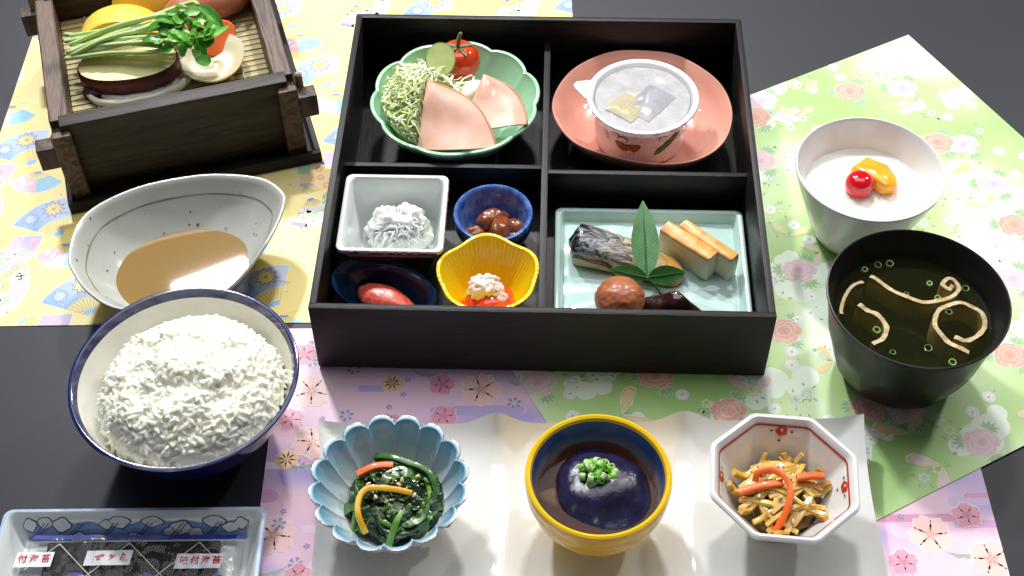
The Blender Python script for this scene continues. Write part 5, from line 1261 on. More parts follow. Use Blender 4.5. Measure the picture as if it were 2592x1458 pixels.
# dark glossy simmered kelp
dkm = mat('dark_simmered_glaze', (38, 14, 8), .12, base2=(92, 42, 12), nscale=55, nlo=.45, nhi=.75, coat=.8, coat_rough=.03, bump=.7, bscale=120, bdist=.0015)
V, F = [], []; nx_, ny_ = 30, 16
for s in (1, -1):
    for j in range(ny_ + 1):
        for i in range(nx_ + 1):
            x, y = i/nx_, -1 + 2*j/ny_; wdt = .0125*(1 - x)**.55*(.35 + .65*min(1, x*6)**.5) + .0008; X = -.026 + .054*x; Y = y*wdt - .004*x
            h = (.0150*math.exp(-((x - .38)/.24)**2) + .006*(1 - x) + .0015)*max(0.0, 1 - abs(y)**2.4) + .0012*noise.noise(Vector((x*7, y*3, 2)))*(1 - abs(y)**4)
            V.append((X, Y, h if s > 0 else min(h - .0002, .0004)))
M2 = (nx_ + 1)*(ny_ + 1)
for j in range(ny_):
    for i in range(nx_): a = j*(nx_ + 1) + i; F.append([a, a + 1, a + nx_ + 2, a + nx_ + 1]); F.append([M2 + a, M2 + a + nx_ + 1, M2 + a + nx_ + 2, M2 + a + 1])
BG('simmered_kelp', (V, F), dkm, .0875, -.0975, CZ + .0006, (0, 0, R(-8)), smooth=180, label='dark brown glossy simmered kelp at the front of the celadon plate', cat='kelp')
# ------------------------------------------------------------------ rice
rr = random.Random(41)
def ricez(x, y):
    r = math.hypot(x, y)/.0510
    lump = noise.noise(Vector((x*55, y*55, 5.0)))*.0055 + noise.noise(Vector((x*120, y*120, 9.0)))*.0026 - .0016*(1 - min(1.0, abs(noise.noise(Vector((x*62, y*62, 13.0))))/.10))
    ridge = .0030*math.exp(-((y + .004 + .12*x)/.007)**2)*math.exp(-(x/.026)**2) - .0030*math.exp(-((y + .0165 - .1*x)/.0065)**2)*math.exp(-((x + .004)/.024)**2)
    return .0400 + .0330*math.sqrt(max(0.0, 1 - min(1.0, r)**2.3)) + (lump + ridge)*max(0.0, 1 - r**4)
def rclamp(x, y, z):      # stay inside the bowl wall
    bx0, by0 = x + .0035, y - .0055; rho = math.hypot(bx0, by0); t = max(.02, (z - .0088)/.0468); lim = .0252 + .0357*min(1, t)**.48 - .0006
    k = min(1.0, lim/max(rho, 1e-6)); return bx0*k - .0035, by0*k + .0055, z
V, F = [], []
nr, ns = 60, 150
for q in range(nr + 1):
    for j in range(ns):
        t = 2*pi*j/ns; rad = .0515*q/nr*(1 + .045*noise.noise(Vector((math.cos(t)*2, math.sin(t)*2, 2)))); x, y = rad*math.cos(t), rad*math.sin(t)
        V.append(rclamp(x, y, ricez(x, y) - .0004 - (.004*max(0, q/nr - .93)/.07 if q/nr > .93 else 0)))
for q in range(nr):
    for j in range(ns): F.append([q*ns + j, q*ns + (j + 1) % ns, (q + 1)*ns + (j + 1) % ns, (q + 1)*ns + j])
gv = []; gf = []
for q in range(5):
    a = -1 + 2*q/4; w = (1 - abs(a)**2.4)**.5 if abs(a) < 1 else .0
    for j in range(6): gv.append((a*.0033, max(w, .3)*.00122*math.cos(2*pi*j/6), max(w, .3)*.00112*math.sin(2*pi*j/6)))
for q in range(4):
    for j in range(6): gf.append([q*6 + j, q*6 + (j + 1) % 6, (q + 1)*6 + (j + 1) % 6, (q + 1)*6 + j])
gf += [list(range(6))[::-1], [24 + j for j in range(6)]]
Vg, Fg = [], []
for k in range(2400):
    a = rr.uniform(0, 2*pi); r = .0512*math.sqrt(rr.random())*(1 + .045*noise.noise(Vector((math.cos(a)*2, math.sin(a)*2, 2))))
    x, y = r*math.cos(a), r*math.sin(a); e1 = .0015
    z = ricez(x, y); n = Vector((-(ricez(x + e1, y) - z)/e1, -(ricez(x, y + e1) - z)/e1, 1)).normalized()
    d = Vector((math.cos(rr.uniform(0, 6.28)), math.sin(rr.uniform(0, 6.28)), 0)).normalized() if False else Vector((rr.gauss(0, 1), rr.gauss(0, 1), rr.gauss(0, .22))).normalized()
    d = (d - n*d.dot(n)*.55).normalized(); s = n.cross(d).normalized(); u = d.cross(s)
    sc = rr.uniform(1.05, 1.3); c = Vector((x, y, z)) + n*rr.uniform(-.0006, .0011); c = Vector(rclamp(c.x*1.0, c.y*1.0, c.z)); c = Vector((c.x*.985, c.y*.985, c.z))
    o = len(Vg)
    for p in gv: Vg.append(tuple(c + (d*p[0] + s*p[1] + u*p[2])*sc))
    Fg += [[i + o for i in f] for f in gf]
ricem = mat('cooked_rice', (248, 244, 224), .35, base2=(250, 246, 232), nscale=90, sss=.55, sssr=(.0035, .0032, .0024), coat=.55, coat_rough=.1)
nb = len(V); V += [(v[0]*.5, v[1]*.5, .026) for v in V[nr*ns:]]      # close the mound underneath
F = [q[::-1] for q in F] + [[nr*ns + j, nb + j, nb + (j + 1) % ns, nr*ns + (j + 1) % ns] for j in range(ns)] + [[nb + j for j in range(ns)][::-1]]
ro = obj('cooked_rice', join((V, F), (Vg, Fg)), ricem, None, (RBC[0] + .0035, RBC[1] - .0055, .0010), smooth=75, label='heaped mound of glossy white cooked rice in the navy-rimmed bowl', cat='rice', kind='stuff')
rm = ro.modifiers.new('Remesh', 'REMESH'); rm.mode = 'VOXEL'; rm.voxel_size = .00032; rm.use_smooth_shade = True
sm = ro.modifiers.new('Smooth', 'SMOOTH'); sm.factor = .5; sm.iterations = 2

# ------------------------------------------------------------------ dipping sauce
def pool(OUTL, zt, prof, n=1):
    rings = [[(p.x*s, p.y*s, z) for p in OUTL] for s, z in prof]
    return loft(rings, True, True)
obj('dipping_sauce', loft([[(*spt(s, p), z) for p in SOUT] for s, z in [(.30, .0050), (.60, .0062), (.70, .0130), (.702, .0141), (.696, .0144), (.25, .0144)]]), liquid('sesame_sauce', (196, 148, 80), 60, .42, (212, 168, 100)), None, (*sc_, .0008), smooth=15, label='tan brown dipping sauce pooled in the grey stoneware dish', cat='sauce')

# ------------------------------------------------------------------ yogurt, cherry, mango
obj('yogurt', lathe([(0, .007), (.0235, .007), (.0300, .021), (.0380, .0386), (.0374, .0391), (.020, .0394), (0, .0396)], 80, lambda t, r, z, i: (r, z + (.0005*noise.noise(Vector((math.cos(t)*r*160, math.sin(t)*r*160, 0))) if i > 3 else 0))), mat('yogurt', (236, 232, 222), .3, base2=(240, 237, 230), nscale=40, sss=.3, coat=.3), None, (*YB, .0018), smooth=60, label='smooth white yogurt in the flared porcelain bowl', cat='yogurt')
V = []
for p in ico(4)[0]:
    k = 1 - .10*math.exp(-((1 - p.z)/.10))
    V.append((p.x*.0092, p.y*.0092, p.z*.0086*k))
obj('cherry', (V, ico(4)[1]), mat('red_candied_cherry', (206, 8, 22), .08, coat=.8, coat_rough=.02, sss=.15, sssr=(.004, .0005, .0005)), None, (.1985, -.0228, .0018 + .0450), smooth=180, label='shiny red candied cherry on the yogurt', cat='cherry')
MP = [Vector(q) for q in [(.0069 - .009, .0120, 0), (.0145 - .004, .0050, 0), (.0150, -.0060, 0), (.0125, -.0150, 0), (.0035, -.0175, 0), (-.0030, -.0080, 0), (-.0125, .0030, 0)]]
obj('mango_piece', slab([(p.x, p.y) for p in MP], -.0042, .0042, .0014, lambda x, y: .0009*math.sin(x*160) - 9*x*x), mat('mango', (242, 160, 14), .2, base2=(248, 178, 34), nscale=80, sss=.3, sssr=(.004, .002, .0005), coat=.5, bump=.25, bscale=130), None, (.2085, -.0115, .0018 + .0440), (R(-6), R(8), 0), smooth=70, label='orange mango piece beside the cherry on the yogurt', cat='mango')

# ------------------------------------------------------------------ soup
obj('clear_soup', lathe([(0, .0102), (.0235, .0112), (.0305, .0168), (.0380, .0288), (.0428, .0405), (.0449, .0490), (.0449, .0499), (.020, .0499), (0, .0499)], 96), liquid('clear_soup', (132, 132, 60), 32, .08, (94, 98, 44)), None, (*SB, .0018), smooth=15, label='dark clear soup in the black lacquered bowl', cat='soup')
ab = mat('fried_tofu_strip', (206, 176, 108), .4, base2=(178, 142, 74), nscale=140, nlo=.4, nhi=.7, sss=.15, bump=.5, bscale=420, coat=.15)
abt = mat('tofu_cut_edge', (206, 190, 148), .45, base2=(172, 144, 92), nscale=420, bump=.5, bscale=600)
SZ = .0018 + .0499
def strip(lab, pts, th, hgt, tilt=0.0):
    """a fried tofu strip standing on edge in the soup: the cut edge shows at the surface"""
    P = cr([(x - pts[0][0], y - pts[0][1], 0) for x, y in pts], 5)
    fr = frames(P); rings, rims = [], []
    for i, (p, t, s, u) in enumerate(fr):
        s = Vector((s.x, s.y, 0)).normalized(); w = th/2*(1 + .25*noise.noise(Vector((i*.8, 0, th*900)))); zt = .0009 + .0006*math.sin(i*.7); zb = -hgt
        rings.append([p + s*w + Vector((0, 0, zb)), p + s*w + Vector((0, 0, zt - .0005)), p - s*w + Vector((0, 0, zt - .0005)), p - s*w + Vector((0, 0, zb))])
        rims.append([p + s*w*1.02 + Vector((0, 0, zt - .0009)), p + s*w*.98 + Vector((0, 0, zt)), p - s*w*.98 + Vector((0, 0, zt + .0001)), p - s*w*1.02 + Vector((0, 0, zt - .0009))])
    t = thing('fried_tofu_strip', lab, 'tofu', (pts[0][0], pts[0][1], SZ))
    obj('skin', loft([[tuple(q) for q in r] for r in rings]), ab, t, smooth=60); obj('cut_edge', loft([[tuple(q) for q in r] for r in rims]), abt, t, smooth=60)
def dn(l): return [(x, y) for x, y in l]
strip('long fried tofu strip curling into a small roll at one end', dn([(.1897, -.1045), (.1960, -.1103), (.2055, -.1195), (.2158, -.1242), (.2260, -.1243), (.2355, -.1200), (.2400, -.1150), (.2392, -.1090), (.2345, -.1075), (.2308, -.1118), (.2338, -.1150), (.2368, -.1125)]), .0024, .014)
strip('short curved fried tofu strip along the soup bowl wall', dn([(.1850, -.1090), (.1775, -.1123), (.1722, -.1202), (.1690, -.1279), (.1680, -.1335)]), .0020, .014)
strip('hooked fried tofu strip between the bowl wall and the open roll', dn([(.1790, -.1262), (.1820, -.1290), (.1872, -.1330), (.1915, -.1385), (.1920, -.1445), (.1888, -.1511), (.1820, -.1556)]), .0028, .014)
strip('fried tofu strip bent into a large open roll', dn([(.2295, -.1510), (.2349, -.1535), (.2436, -.1497), (.2490, -.1423), (.2490, -.1346), (.2445, -.1283), (.2369, -.1260), (.2277, -.1288), (.2222, -.1353), (.2204, -.1440), (.2237, -.1516), (.2290, -.1580), (.2355, -.1618)]), .0027, .014)
scm = mat('scallion_green', (104, 158, 66), .3, base2=(160, 196, 116), nscale=200, coat=.4, sss=.2)
scd = mat('scallion_ring_dark', (86, 116, 60), .3, coat=.4)
def ring(r, w, h): return lathe([(r, -h/2), (r, h/2), (r - w*.2, h/2 + .0001), (r - w, h/2), (r - w, -h/2), (r, -h/2)], 18)
for k, (x, y, r) in enumerate(((.2238, -.1102, .0017), (.2304, -.1322, .0021), (.1864, -.1446, .0022), (.2131, -.1583, .0024), (.2247, -.1684, .0022), (.2083, -.1185, .0018), (.2033, -.0943, .0023), (.1961, -.0953, .0022), (.1876, -.0987, .0019), (.2440, -.1145, .0022), (.2262, -.1212, .0018), (.1925, -.1610, .0018))):
    obj('scallion_ring', ring(r, .0006, .0016), scd if k % 2 else scm, None, (x, y, SZ - .0001), (.15, .1*k % .3, 0), smooth=50, label='small green scallion ring floating in the soup', cat='scallion', group='scallion rings in the soup')

# ------------------------------------------------------------------ dressed spinach
rr = random.Random(77); PB = PLZ
GRN = [mat('spinach_dark', (22, 44, 24), .3, base2=(38, 66, 32), nscale=160, coat=.45, coat_rough=.08, bump=.5, bscale=260), mat('spinach_mid', (44, 84, 30), .3, base2=(66, 112, 40), nscale=160, coat=.45, coat_rough=.08, bump=.5, bscale=260), mat('spinach_stem', (104, 146, 56), .3, base2=(80, 122, 44), nscale=120, coat=.4, bump=.2, bscale=200)]
sc0 = (-.0870, -.2385)
def spz(x, y): return .0125 + .0175*math.sqrt(max(0.0, 1 - min(1, (x/.0275)**2 + (y/.0265)**2)))
sn_ = thing('dressed_spinach', 'mound of dark dressed spinach in the pale blue flower bowl', 'spinach', (*sc0, PB))
obj('heap', blob(.0255, .0240, .0130, .28, 2.4, 9, 5, .10, 6), GRN[0], sn_, (0, 0, .0150), smooth=90)
for k in range(46):
    a = rr.uniform(0, 2*pi); r = math.sqrt(rr.random())*.0235; x, y = r*math.cos(a), r*math.sin(a); l = rr.uniform(.010, .024); d = rr.uniform(0, pi) if k % 3 else a + pi/2; cu_ = rr.uniform(-1.3, 1.3)
    P = []
    for q in range(6):
        t = q/5 - .5; xx, yy = x + l*t*math.cos(d + cu_*t), y + l*t*math.sin(d + cu_*t); P.append((xx - x, yy - y, spz(xx, yy) - spz(x, y) + rr.uniform(-.0008, .0016)))
    st_ = k % 4 == 0; w = rr.uniform(.0024, .0034) if st_ else rr.uniform(.0045, .0095)
    g = tube(cr(P, 3), w/2, 8, True, .75) if st_ else ribbon(cr(P, 4), w, .0011, rr.uniform(-1.2, 1.2), wf=lambda f: .55 + .45*math.sin(pi*f)**.6)
    g = ([(vx + .0006*noise.noise(Vector((vx*400, vy*400, k))), vy + .0006*noise.noise(Vector((vx*400 + 5, vy*400, k))), vz + .0009*noise.noise(Vector((vx*300, vy*300, k + .5)))) for vx, vy, vz in g[0]], g[1])
    obj('stem' if st_ else 'leaf', g, GRN[2] if st_ else GRN[rr.choice([0, 0, 1])], sn_, (x, y, spz(x, y) - .0004), smooth=70)
def WS(name, P, w, t, m, z, lab, cat, tw=0.0, n=5, par=None):
    Q = cr([(x - P[0][0], y - P[0][1], zz) for x, y, zz in P], n)
    if par: return obj(name, ribbon(Q, w, t, tw), m, par, (P[0][0] - sc0[0], P[0][1] - sc0[1], z - PB), smooth=45)
    return obj(name, ribbon(Q, w, t, tw), m, None, (P[0][0], P[0][1], z), smooth=45, label=lab, cat=cat)
ys = mat('yellow_pepper_strip', (226, 160, 22), .28, base2=(234, 180, 50), nscale=60, coat=.4, sss=.2, sssr=(.003, .002, .0005))
WS('yellow_pepper_strip', [(-.1011, -.2610, -.005), (-.1045, -.2550, .001), (-.1055, -.2490, .003), (-.1040, -.2425, .004), (-.0999, -.2392, .0045), (-.0928, -.2396, .005), (-.0845, -.2407, .005), (-.0768, -.2420, .0035)], .0030, .0024, ys, PB + .0285, 'yellow pepper strip bent over the spinach', 'vegetable')
WS('carrot_strip', [(-.1072, -.2271, 0), (-.0977, -.2234, .002), (-.0880, -.2225, .0015)], .0036, .0024, car, PB + .0280, 'orange carrot strip on top of the spinach', 'vegetable')
WS('stem', [(-.0893, -.2676, -.008), (-.0853, -.2583, 0), (-.0819, -.2504, .001)], .0034, .0028, GRN[2], PB + .0265, '', '', par=sn_)
WS('stem', [(-.0985, -.2130, -.002), (-.0900, -.2165, .003), (-.0812, -.2205, .004), (-.0690, -.2262, .003), (-.0645, -.2360, -.002), (-.0640, -.2450, -.009)], .0036, .0028, GRN[1], PB + .0255, '', '', par=sn_)
ses = mat('sesame_seed', (222, 200, 156), .35, base2=(206, 178, 128), nscale=200, coat=.3)
sgeo = ([(x*.0017*(1 - .25*x), y*.0010*(1 - .25*x), z*.0007) for x, y, z in ico(2)[0]], ico(2)[1])
for k in range(9):
    a = rr.uniform(0, 2*pi); r = math.sqrt(rr.random())*.021; x, y = r*math.cos(a), r*math.sin(a)
    obj('sesame_seed', sgeo, ses, None, (sc0[0] + x, sc0[1] + y, PB + spz(x, y) + .0026), (rr.uniform(-.5, .5), rr.uniform(-.5, .5), rr.uniform(0, 6)), smooth=180, label='pale sesame seed on the dressed spinach', cat='sesame', group='sesame seeds on the spinach')
V = []
obj('ground_sesame', join(*[move(blob(.0011, .0009, .0008, .4, 2, k, 1), TR((math.cos(k*2.4)*(.003 + .0021*(k % 9)) + rr.uniform(-.001, .001), math.sin(k*2.4)*(.003 + .0021*(k % 9)), spz(math.cos(k*2.4)*(.003 + .0021*(k % 9)), math.sin(k*2.4)*(.003 + .0021*(k % 9))) - .0155 + .0018))) for k in range(48)]), mat('ground_sesame', (130, 118, 66), .5, base2=(96, 92, 46), nscale=300), None, (*sc0, PB + .0155), smooth=60, label='crumbs of ground sesame scattered over the spinach', cat='sesame', kind='stuff')

# ------------------------------------------------------------------ simmered eggplant
obj('broth', lathe([(0, .0066), (.009, .0068), (.0205, .0094), (.0275, .0174), (.0326, .0272), (.0337, .0292), (.0337, .0302), (.015, .0302), (0, .0302)], 80), liquid('soy_broth', (196, 104, 30), 70, .26, (112, 52, 8)), None, (*YCc, PB), smooth=15, label='amber soy broth in the yellow cup', cat='broth')
V = []
for p in ico(5)[0]:
    k = 1 + .10*noise.noise(p*1.5 + Vector((3, 0, 0))) + .018*noise.noise(p*9) + .010*noise.noise(p*18)
    V.append((p.x*.0300*k, p.y*.0262*k, p.z*.0190*k))
obj('simmered_eggplant', (V, ico(5)[1]), mat('eggplant_skin', (22, 18, 42), .2, base2=(40, 34, 68), nscale=90, coat=.6, coat_rough=.05, bump=.35, bscale=900, bdist=.0008), None, (.0255, -.2400, PB + .0225), (0, 0, R(-35)), smooth=180, label='dark purple simmered eggplant piece in the soy broth', cat='eggplant')
g = slab([(p.x, p.y) for p in cr([(-.020, .007, 0), (-.008, .0105, 0), (.004, .0065, 0), (.0125, -.003, 0), (.0170, -.0150, 0), (.006, -.0090, 0), (-.006, -.0040, 0), (-.016, .001, 0)], 5, True)], -.002, .002, .0012, lambda x, y: -.1*abs(y))
obj('eggplant_flesh', g, mat('eggplant_flesh', (122, 104, 62), .3, base2=(150, 134, 88), nscale=120, coat=.5), None, (.0110, -.2465, PB + .0272), (R(8), R(-6), 0), smooth=70, label='pale cut edge of eggplant at the broth surface', cat='eggplant')
scg = [mat('scallion_bright', (112, 188, 52), .3, base2=(146, 208, 88), nscale=200, coat=.4, sss=.3, sssr=(.001, .002, .0005)), mat('scallion_pale', (196, 216, 164), .3, base2=(174, 204, 132), nscale=200, coat=.4, sss=.3)]
for k in range(44):
    a = rr.uniform(0, 2*pi); r = math.sqrt(rr.random()); x, y = r*.0088*math.cos(a), r*.0076*math.sin(a); z = .0068*(1 - r*r) + rr.uniform(-.0004, .0010)
    obj('scallion_ring', ring(rr.uniform(.0013, .0030), .00045, rr.uniform(.0010, .0042)), scg[0 if rr.random() < .62 else 1], None, (.0222 + x, -.2363 + y, PB + .0398 + z), (rr.uniform(-1.4, 1.4), rr.uniform(-1.4, 1.4), rr.uniform(0, 6)), smooth=50, label='chopped bright green scallion ring piled on the eggplant', cat='scallion', group='scallions on the eggplant')

# ------------------------------------------------------------------ simmered root strips in the octagonal bowl
pot = [mat('root_strip_%d' % i, c, .24, base2=c2, nscale=90, coat=.3, coat_rough=.12, sss=.25, sssr=(.003, .002, .0008), bump=.15, bscale=200) for i, (c, c2) in enumerate((((198, 152, 66), (212, 172, 90)), ((216, 180, 96), (224, 192, 116)), ((178, 130, 56), (196, 152, 74)), ((208, 170, 68), (222, 190, 90))))]
KC = (.1215, -.2415)
def kwall(x, y): return .0075 + .034*max(0.0, (math.hypot(x, y)/.90 - .0168)/.0216)
def kz(x, y): return .0120 + .0200*math.sqrt(max(0.0, 1 - min(1, (x/.0290)**2 + (y/.0265)**2)))
obj('root_strip_heap', blob(.0215, .0195, .0095, .3, 2.5, 6, 4, .12, 7), mat('root_heap', (128, 92, 34), .35, base2=(96, 66, 26), nscale=160, coat=.3, bump=.6, bscale=200), None, (*KC, PB + .0155), smooth=60, label='lower heap of brown simmered root strips in the octagonal bowl', cat='vegetable')
obj('dark_sauce', blob(.0165, .0165, .003, .05, 2, 3, 3), mat('dark_soy', (40, 28, 34), .1, coat=.5), None, (*KC, PB + .0105), smooth=90, label='dark soy sauce at the bottom of the octagonal bowl', cat='sauce')
for k in range(62):
    a = rr.uniform(0, 2*pi); r = math.sqrt(rr.random())*.0205; x, y = r*math.cos(a), r*math.sin(a); d = rr.gauss(.15, .55) if rr.random() < .65 else rr.uniform(0, pi); l = rr.uniform(.013, .028); cu_ = rr.uniform(-.18, .18); lift = .0026*rr.random()*(k/62)
    P = []
    for q in range(5):
        t = q/4 - .5; xx, yy = x + l*t*math.cos(d + cu_*t), y + l*t*math.sin(d + cu_*t); P.append((xx - x, yy - y, max(.72*(kz(xx, yy) - kz(x, y)) + lift, kwall(xx, yy) + .0030 - kz(x, y))))
    w = rr.uniform(.0022, .0036)
    obj('root_strip', ribbon(cr(P, 3), w, w*rr.uniform(.7, 1.0), rr.uniform(-.25, .25)), rr.choice(pot), None, (KC[0] + x, KC[1] + y, PB + kz(x, y) - .0006), smooth=40, label='thin brown simmered root strip in the octagonal bowl', cat='vegetable', group='root strips in the octagonal bowl')
WS('carrot_strip', [(.1066, -.2385, 0), (.1080, -.2352, .003), (.1120, -.2338, .0035), (.1163, -.2342, .004), (.1209, -.2375, .004), (.1238, -.2427, .003), (.1236, -.2501, .001), (.1200, -.2580, -.003), (.1154, -.2644, -.008)], .0034, .0026, car, PB + .0345, 'long orange carrot strip arching over the root strips', 'vegetable')
WS('carrot_strip', [(.0978, -.2435, 0), (.1095, -.2415, .003), (.1211, -.2401, .0035)], .0036, .0028, car, PB + .0315, 'orange carrot strip passing under the arched one', 'vegetable')
WS('carrot_strip', [(.1290, -.2370, .002), (.1370, -.2358, .002), (.1439, -.2348, 0)], .0036, .0028, car, PB + .0330, 'short orange carrot strip on the far side of the arched one', 'vegetable')
for k in range(15):
    a = rr.uniform(0, 2*pi); r = math.sqrt(rr.random())*.019; x, y = r*math.cos(a), r*math.sin(a)
    obj('sesame_seed', sgeo, ses, None, (KC[0] + x, KC[1] + y, PB + kz(x, y) + .0030), (rr.uniform(-.5, .5), rr.uniform(-.5, .5), rr.uniform(0, 6)), smooth=180, label='pale sesame seed on the simmered root strips', cat='sesame', group='sesame seeds on the root strips')

# ------------------------------------------------------------------ seasoned seaweed packet
pk = thing('seaweed_packet', 'clear packet of seasoned seaweed with white and red labels in the blue tray', 'packet', (TC[0] - .0005, TC[1] + .0060, .0010 + .0050))
pw, ph = .1180, .0780
obj('seaweed_sheet', slab(rrect(.094, .060, .001, 2), .0004, .0036, .0003, lambda x, y: 0), mat('dark_seaweed', (15, 14, 8), .5, base2=(32, 30, 17), nscale=420, nlo=.45, nhi=.7, bump=.3, bscale=600, spec=.15), pk)
def pkz(x, y): return .0052 + .0004*noise.noise(Vector((x*55, y*80, 0))) + .0004*noise.noise(Vector((x*200, y*160, 4)))
V, F = [], []; nx_, ny_ = 220, 150
wr = random.Random(17); folds = [(wr.uniform(-.055, .055), wr.choice([wr.uniform(.018, .036), wr.uniform(-.03, .036)]), wr.uniform(0, pi), wr.uniform(.004, .012), wr.uniform(.0003, .0008)) for _ in range(34)]
def fold(x, y):      # pinched creases in the film
    s = 0.0
    for fx, fy, fa, fl_, fh in folds:
        dx, dy = x - fx, y - fy; a_ = dx*math.cos(fa) + dy*math.sin(fa); b_ = -dx*math.sin(fa) + dy*math.cos(fa)
        if abs(a_) < fl_ and abs(b_) < .002: s += fh*math.cos(a_/fl_*pi/2)*math.exp(-(b_/.0006)**2)
    return s
for j in range(ny_ + 1):
    for i in range(nx_ + 1):
        x, y = -pw/2 + pw*i/nx_, -ph/2 + ph*j/ny_; ed = min(1, (pw/2 - abs(x))/.012, (ph/2 - abs(y))/.008)
        V.append((x, y, .0012 + (pkz(x, y) + .0006 - .0012 + fold(x, y))*max(0, ed)**.7 + .0005*math.sin(x*2400)*max(0, 1 - (pw/2 - abs(x))/.010)*(abs(x) > pw/2 - .010)))
for j in range(ny_):
    for i in range(nx_): a = j*(nx_ + 1) + i; F.append([a, a + 1, a + nx_ + 2, a + nx_ + 1])
obj('film', (V, F), film('packet_film', .985, .07, (225, 228, 240), 90.0, .25, False, 1.26), pk, smooth=60)
def pquad(P, m, name, lift, par=pk):
    # flat print under the film, subdivided to follow it
    V, F = [], []; (a, b, c, d) = [Vector((x, y)) for x, y in P]; n1_, n2_ = 24, 3
    for j in range(n2_ + 1):
        for i in range(n1_ + 1):
            q = (a + (b - a)*i/n1_)*(1 - j/n2_) + (d + (c - d)*i/n1_)*(j/n2_); V.append((q.x, q.y, pkz(q.x, q.y) + lift))
    for j in range(n2_):
        for i in range(n1_): k = j*(n1_ + 1) + i; F.append([k, k + 1, k + n1_ + 2, k + n1_ + 1])
    return obj(name, (V, F), m, par, smooth=180)
cob = mat('packet_blue_print', (14, 30, 140), .3); whp = mat('packet_white_print', (226, 226, 230), .4); rdp = mat('packet_red_print', (190, 14, 40), .4); gln = mat('packet_line_print', (196, 192, 180), .4)
pquad([(-.0550, .0335), (.0560, .0325), (.0560, .0300), (-.0550, .0310)], cob, 'blue_band', 0); pquad([(-.0550, -.0310), (.0560, -.0310), (.0560, -.0340), (-.0550, -.0340)], cob, 'blue_band', 0)
def seg(x0, y0, x1, y1, w, m, name, lift): 
    dx, dy = x1 - x0, y1 - y0; l = math.hypot(dx, dy); nx0, ny0 = -dy/l*w/2, dx/l*w/2
    pquad([(x0 - nx0, y0 - ny0), (x1 - nx0, y1 - ny0), (x1 + nx0, y1 + ny0), (x0 + nx0, y0 + ny0)], m, name, lift)
for k in range(-3, 4):
    cx = -.002 + k*.0380
    for sx_ in (-1, 1):
        x0, x1 = cx, cx + sx_*.038*1.5
        y0, y1 = .0280, -.0280
        t0_ = 0.0; t1_ = 1.0
        for lim in (-.056, .056):
            if (x0 - lim)*(x1 - lim) < 0:
                t_ = (lim - x0)/(x1 - x0)
                if abs(x0) > .056: t0_ = max(t0_, t_)
                else: t1_ = min(t1_, t_)
        if abs(x0 + (x1 - x0)*(t0_ + t1_)/2) > .0561: continue
        seg(x0 + (x1 - x0)*t0_, y0 + (y1 - y0)*t0_, x0 + (x1 - x0)*t1_, y0 + (y1 - y0)*t1_, .00045, gln, 'diamond_line', .0003)
for cx, cy in ((-.028, .0050), (.0480, .0030), (.010, .0040), (-.0460, .0020)):
    pquad([(cx - .013, cy), (cx, cy - .006), (cx + .013, cy), (cx, cy + .006)], cob, 'blue_diamond', .0001)
def label_(cx, cy, text=None, w=.0250, h=.0090):
    lab = pquad([(cx - w/2 - .0008, cy - h/2), (cx + w/2 - .0008, cy - h/2), (cx + w/2, cy + h/2), (cx - w/2, cy + h/2)], whp, 'printed_label', .0004)
    if text:
        for k, ch in enumerate(text):
            cvt = bpy.data.curves.new('label_text', 'FONT'); cvt.body = ch; cvt.size = .0052; cvt.align_x = 'CENTER'; cvt.align_y = 'CENTER'; cvt.offset = .00012; cvt.resolution_u = 3
            tmp = bpy.data.objects.new('label_text', cvt); COL.objects.link(tmp)
            bpy.context.view_layer.update()
            me = bpy.data.meshes.new_from_object(tmp.evaluated_get(bpy.context.evaluated_depsgraph_get())); bpy.data.objects.remove(tmp)
            x0 = cx - .0082 + .0058*k*(.0250/.0250) if len(text) == 4 else cx - .0066 + .0062*k
            for v in me.vertices: v.co = Vector((v.co.x + x0, v.co.y + cy + .0002, pkz(v.co.x + x0, v.co.y + cy) + .0006))
            me.materials.clear(); me.materials.append(rdp)
            t = bpy.data.objects.new('character', me); COL.objects.link(t); t.parent = lab
    return lab
label_(.0375, .0165, '味付海苔'); label_(-.0515, .0185, '付海苔', .0200)
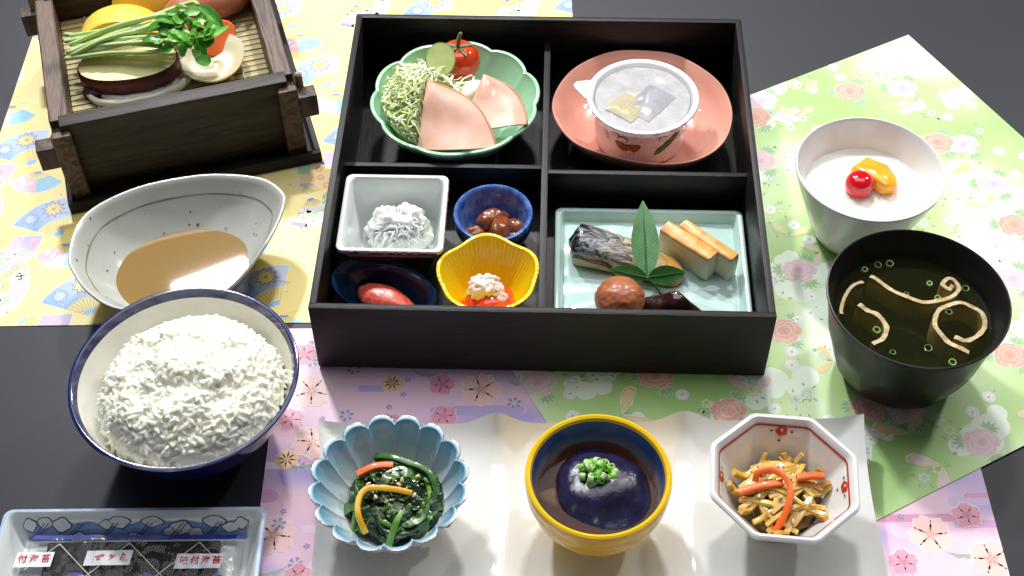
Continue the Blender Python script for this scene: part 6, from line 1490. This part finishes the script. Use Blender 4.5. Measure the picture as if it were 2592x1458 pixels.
lb = label_(-.0115, .0190)
def brush(P, ws, x0, y0):      # brush stroke with varying width on the label
    Q = cr([(x, y, 0) for x, y in P], 5); n = len(Q); V, F = [], []
    for i, p in enumerate(Q):
        t = (Q[min(n - 1, i + 1)] - Q[max(0, i - 1)]).normalized(); f = i/(n - 1)*(len(ws) - 1); k = min(int(f), len(ws) - 2); w = ws[k] + (ws[k + 1] - ws[k])*(f - k)
        for s in (-1, 1): x, y = p.x - t.y*s*w/2 + x0, p.y + t.x*s*w/2 + y0; V.append((x, y, pkz(x, y) + .0006))
    for i in range(n - 1): F.append([2*i, 2*i + 1, 2*i + 3, 2*i + 2])
    obj('brush_stroke', (V, F), rdp, lb, smooth=0)
u_ = 1/85000      # drawn on a grid the size of the label
def bs(pts, ws): brush([((x - 1280)*u_*1.02, (640 - y)*u_*.98) for x, y in pts], [w*u_*1.15 for w in ws], -.0115, .0190)
bs([(640, 590), (840, 530), (1040, 470)], [90, 130, 70]); bs([(1020, 500), (880, 590), (750, 700), (760, 740), (900, 715)], [60, 40, 40, 50, 40])
bs([(1390, 440), (1320, 540), (1390, 640)], [60, 100, 70]); bs([(1300, 500), (1450, 560), (1460, 640)], [40, 70, 60]); bs([(1540, 480), (1440, 620), (1260, 780)], [50, 40, 16])
bs([(1900, 390), (1880, 500), (1840, 600)], [60, 120, 50]); bs([(1960, 540), (2020, 480)], [70, 60]); bs([(1900, 640), (1990, 640), (1970, 700)], [20, 40, 20]); bs([(1830, 620), (1820, 720)], [80, 70]); bs([(1770, 775), (1990, 775)], [24, 24]); bs([(1880, 730), (1880, 800)], [40, 40])
V, F = [], []
for j in range(24):
    t = 2*pi*j/24
    for r in (.00072, .00055): x, y = -.0115 + (2070 - 1280)*u_*1.02 + r*math.cos(t), .0190 - .0017 + r*math.sin(t); V.append((x, y, pkz(x, y) + .0006))
for j in range(24): k = (j + 1) % 24; F.append([2*j, 2*j + 1, 2*k + 1, 2*k])
obj('registered_mark', (V, F), rdp, lb, smooth=0)
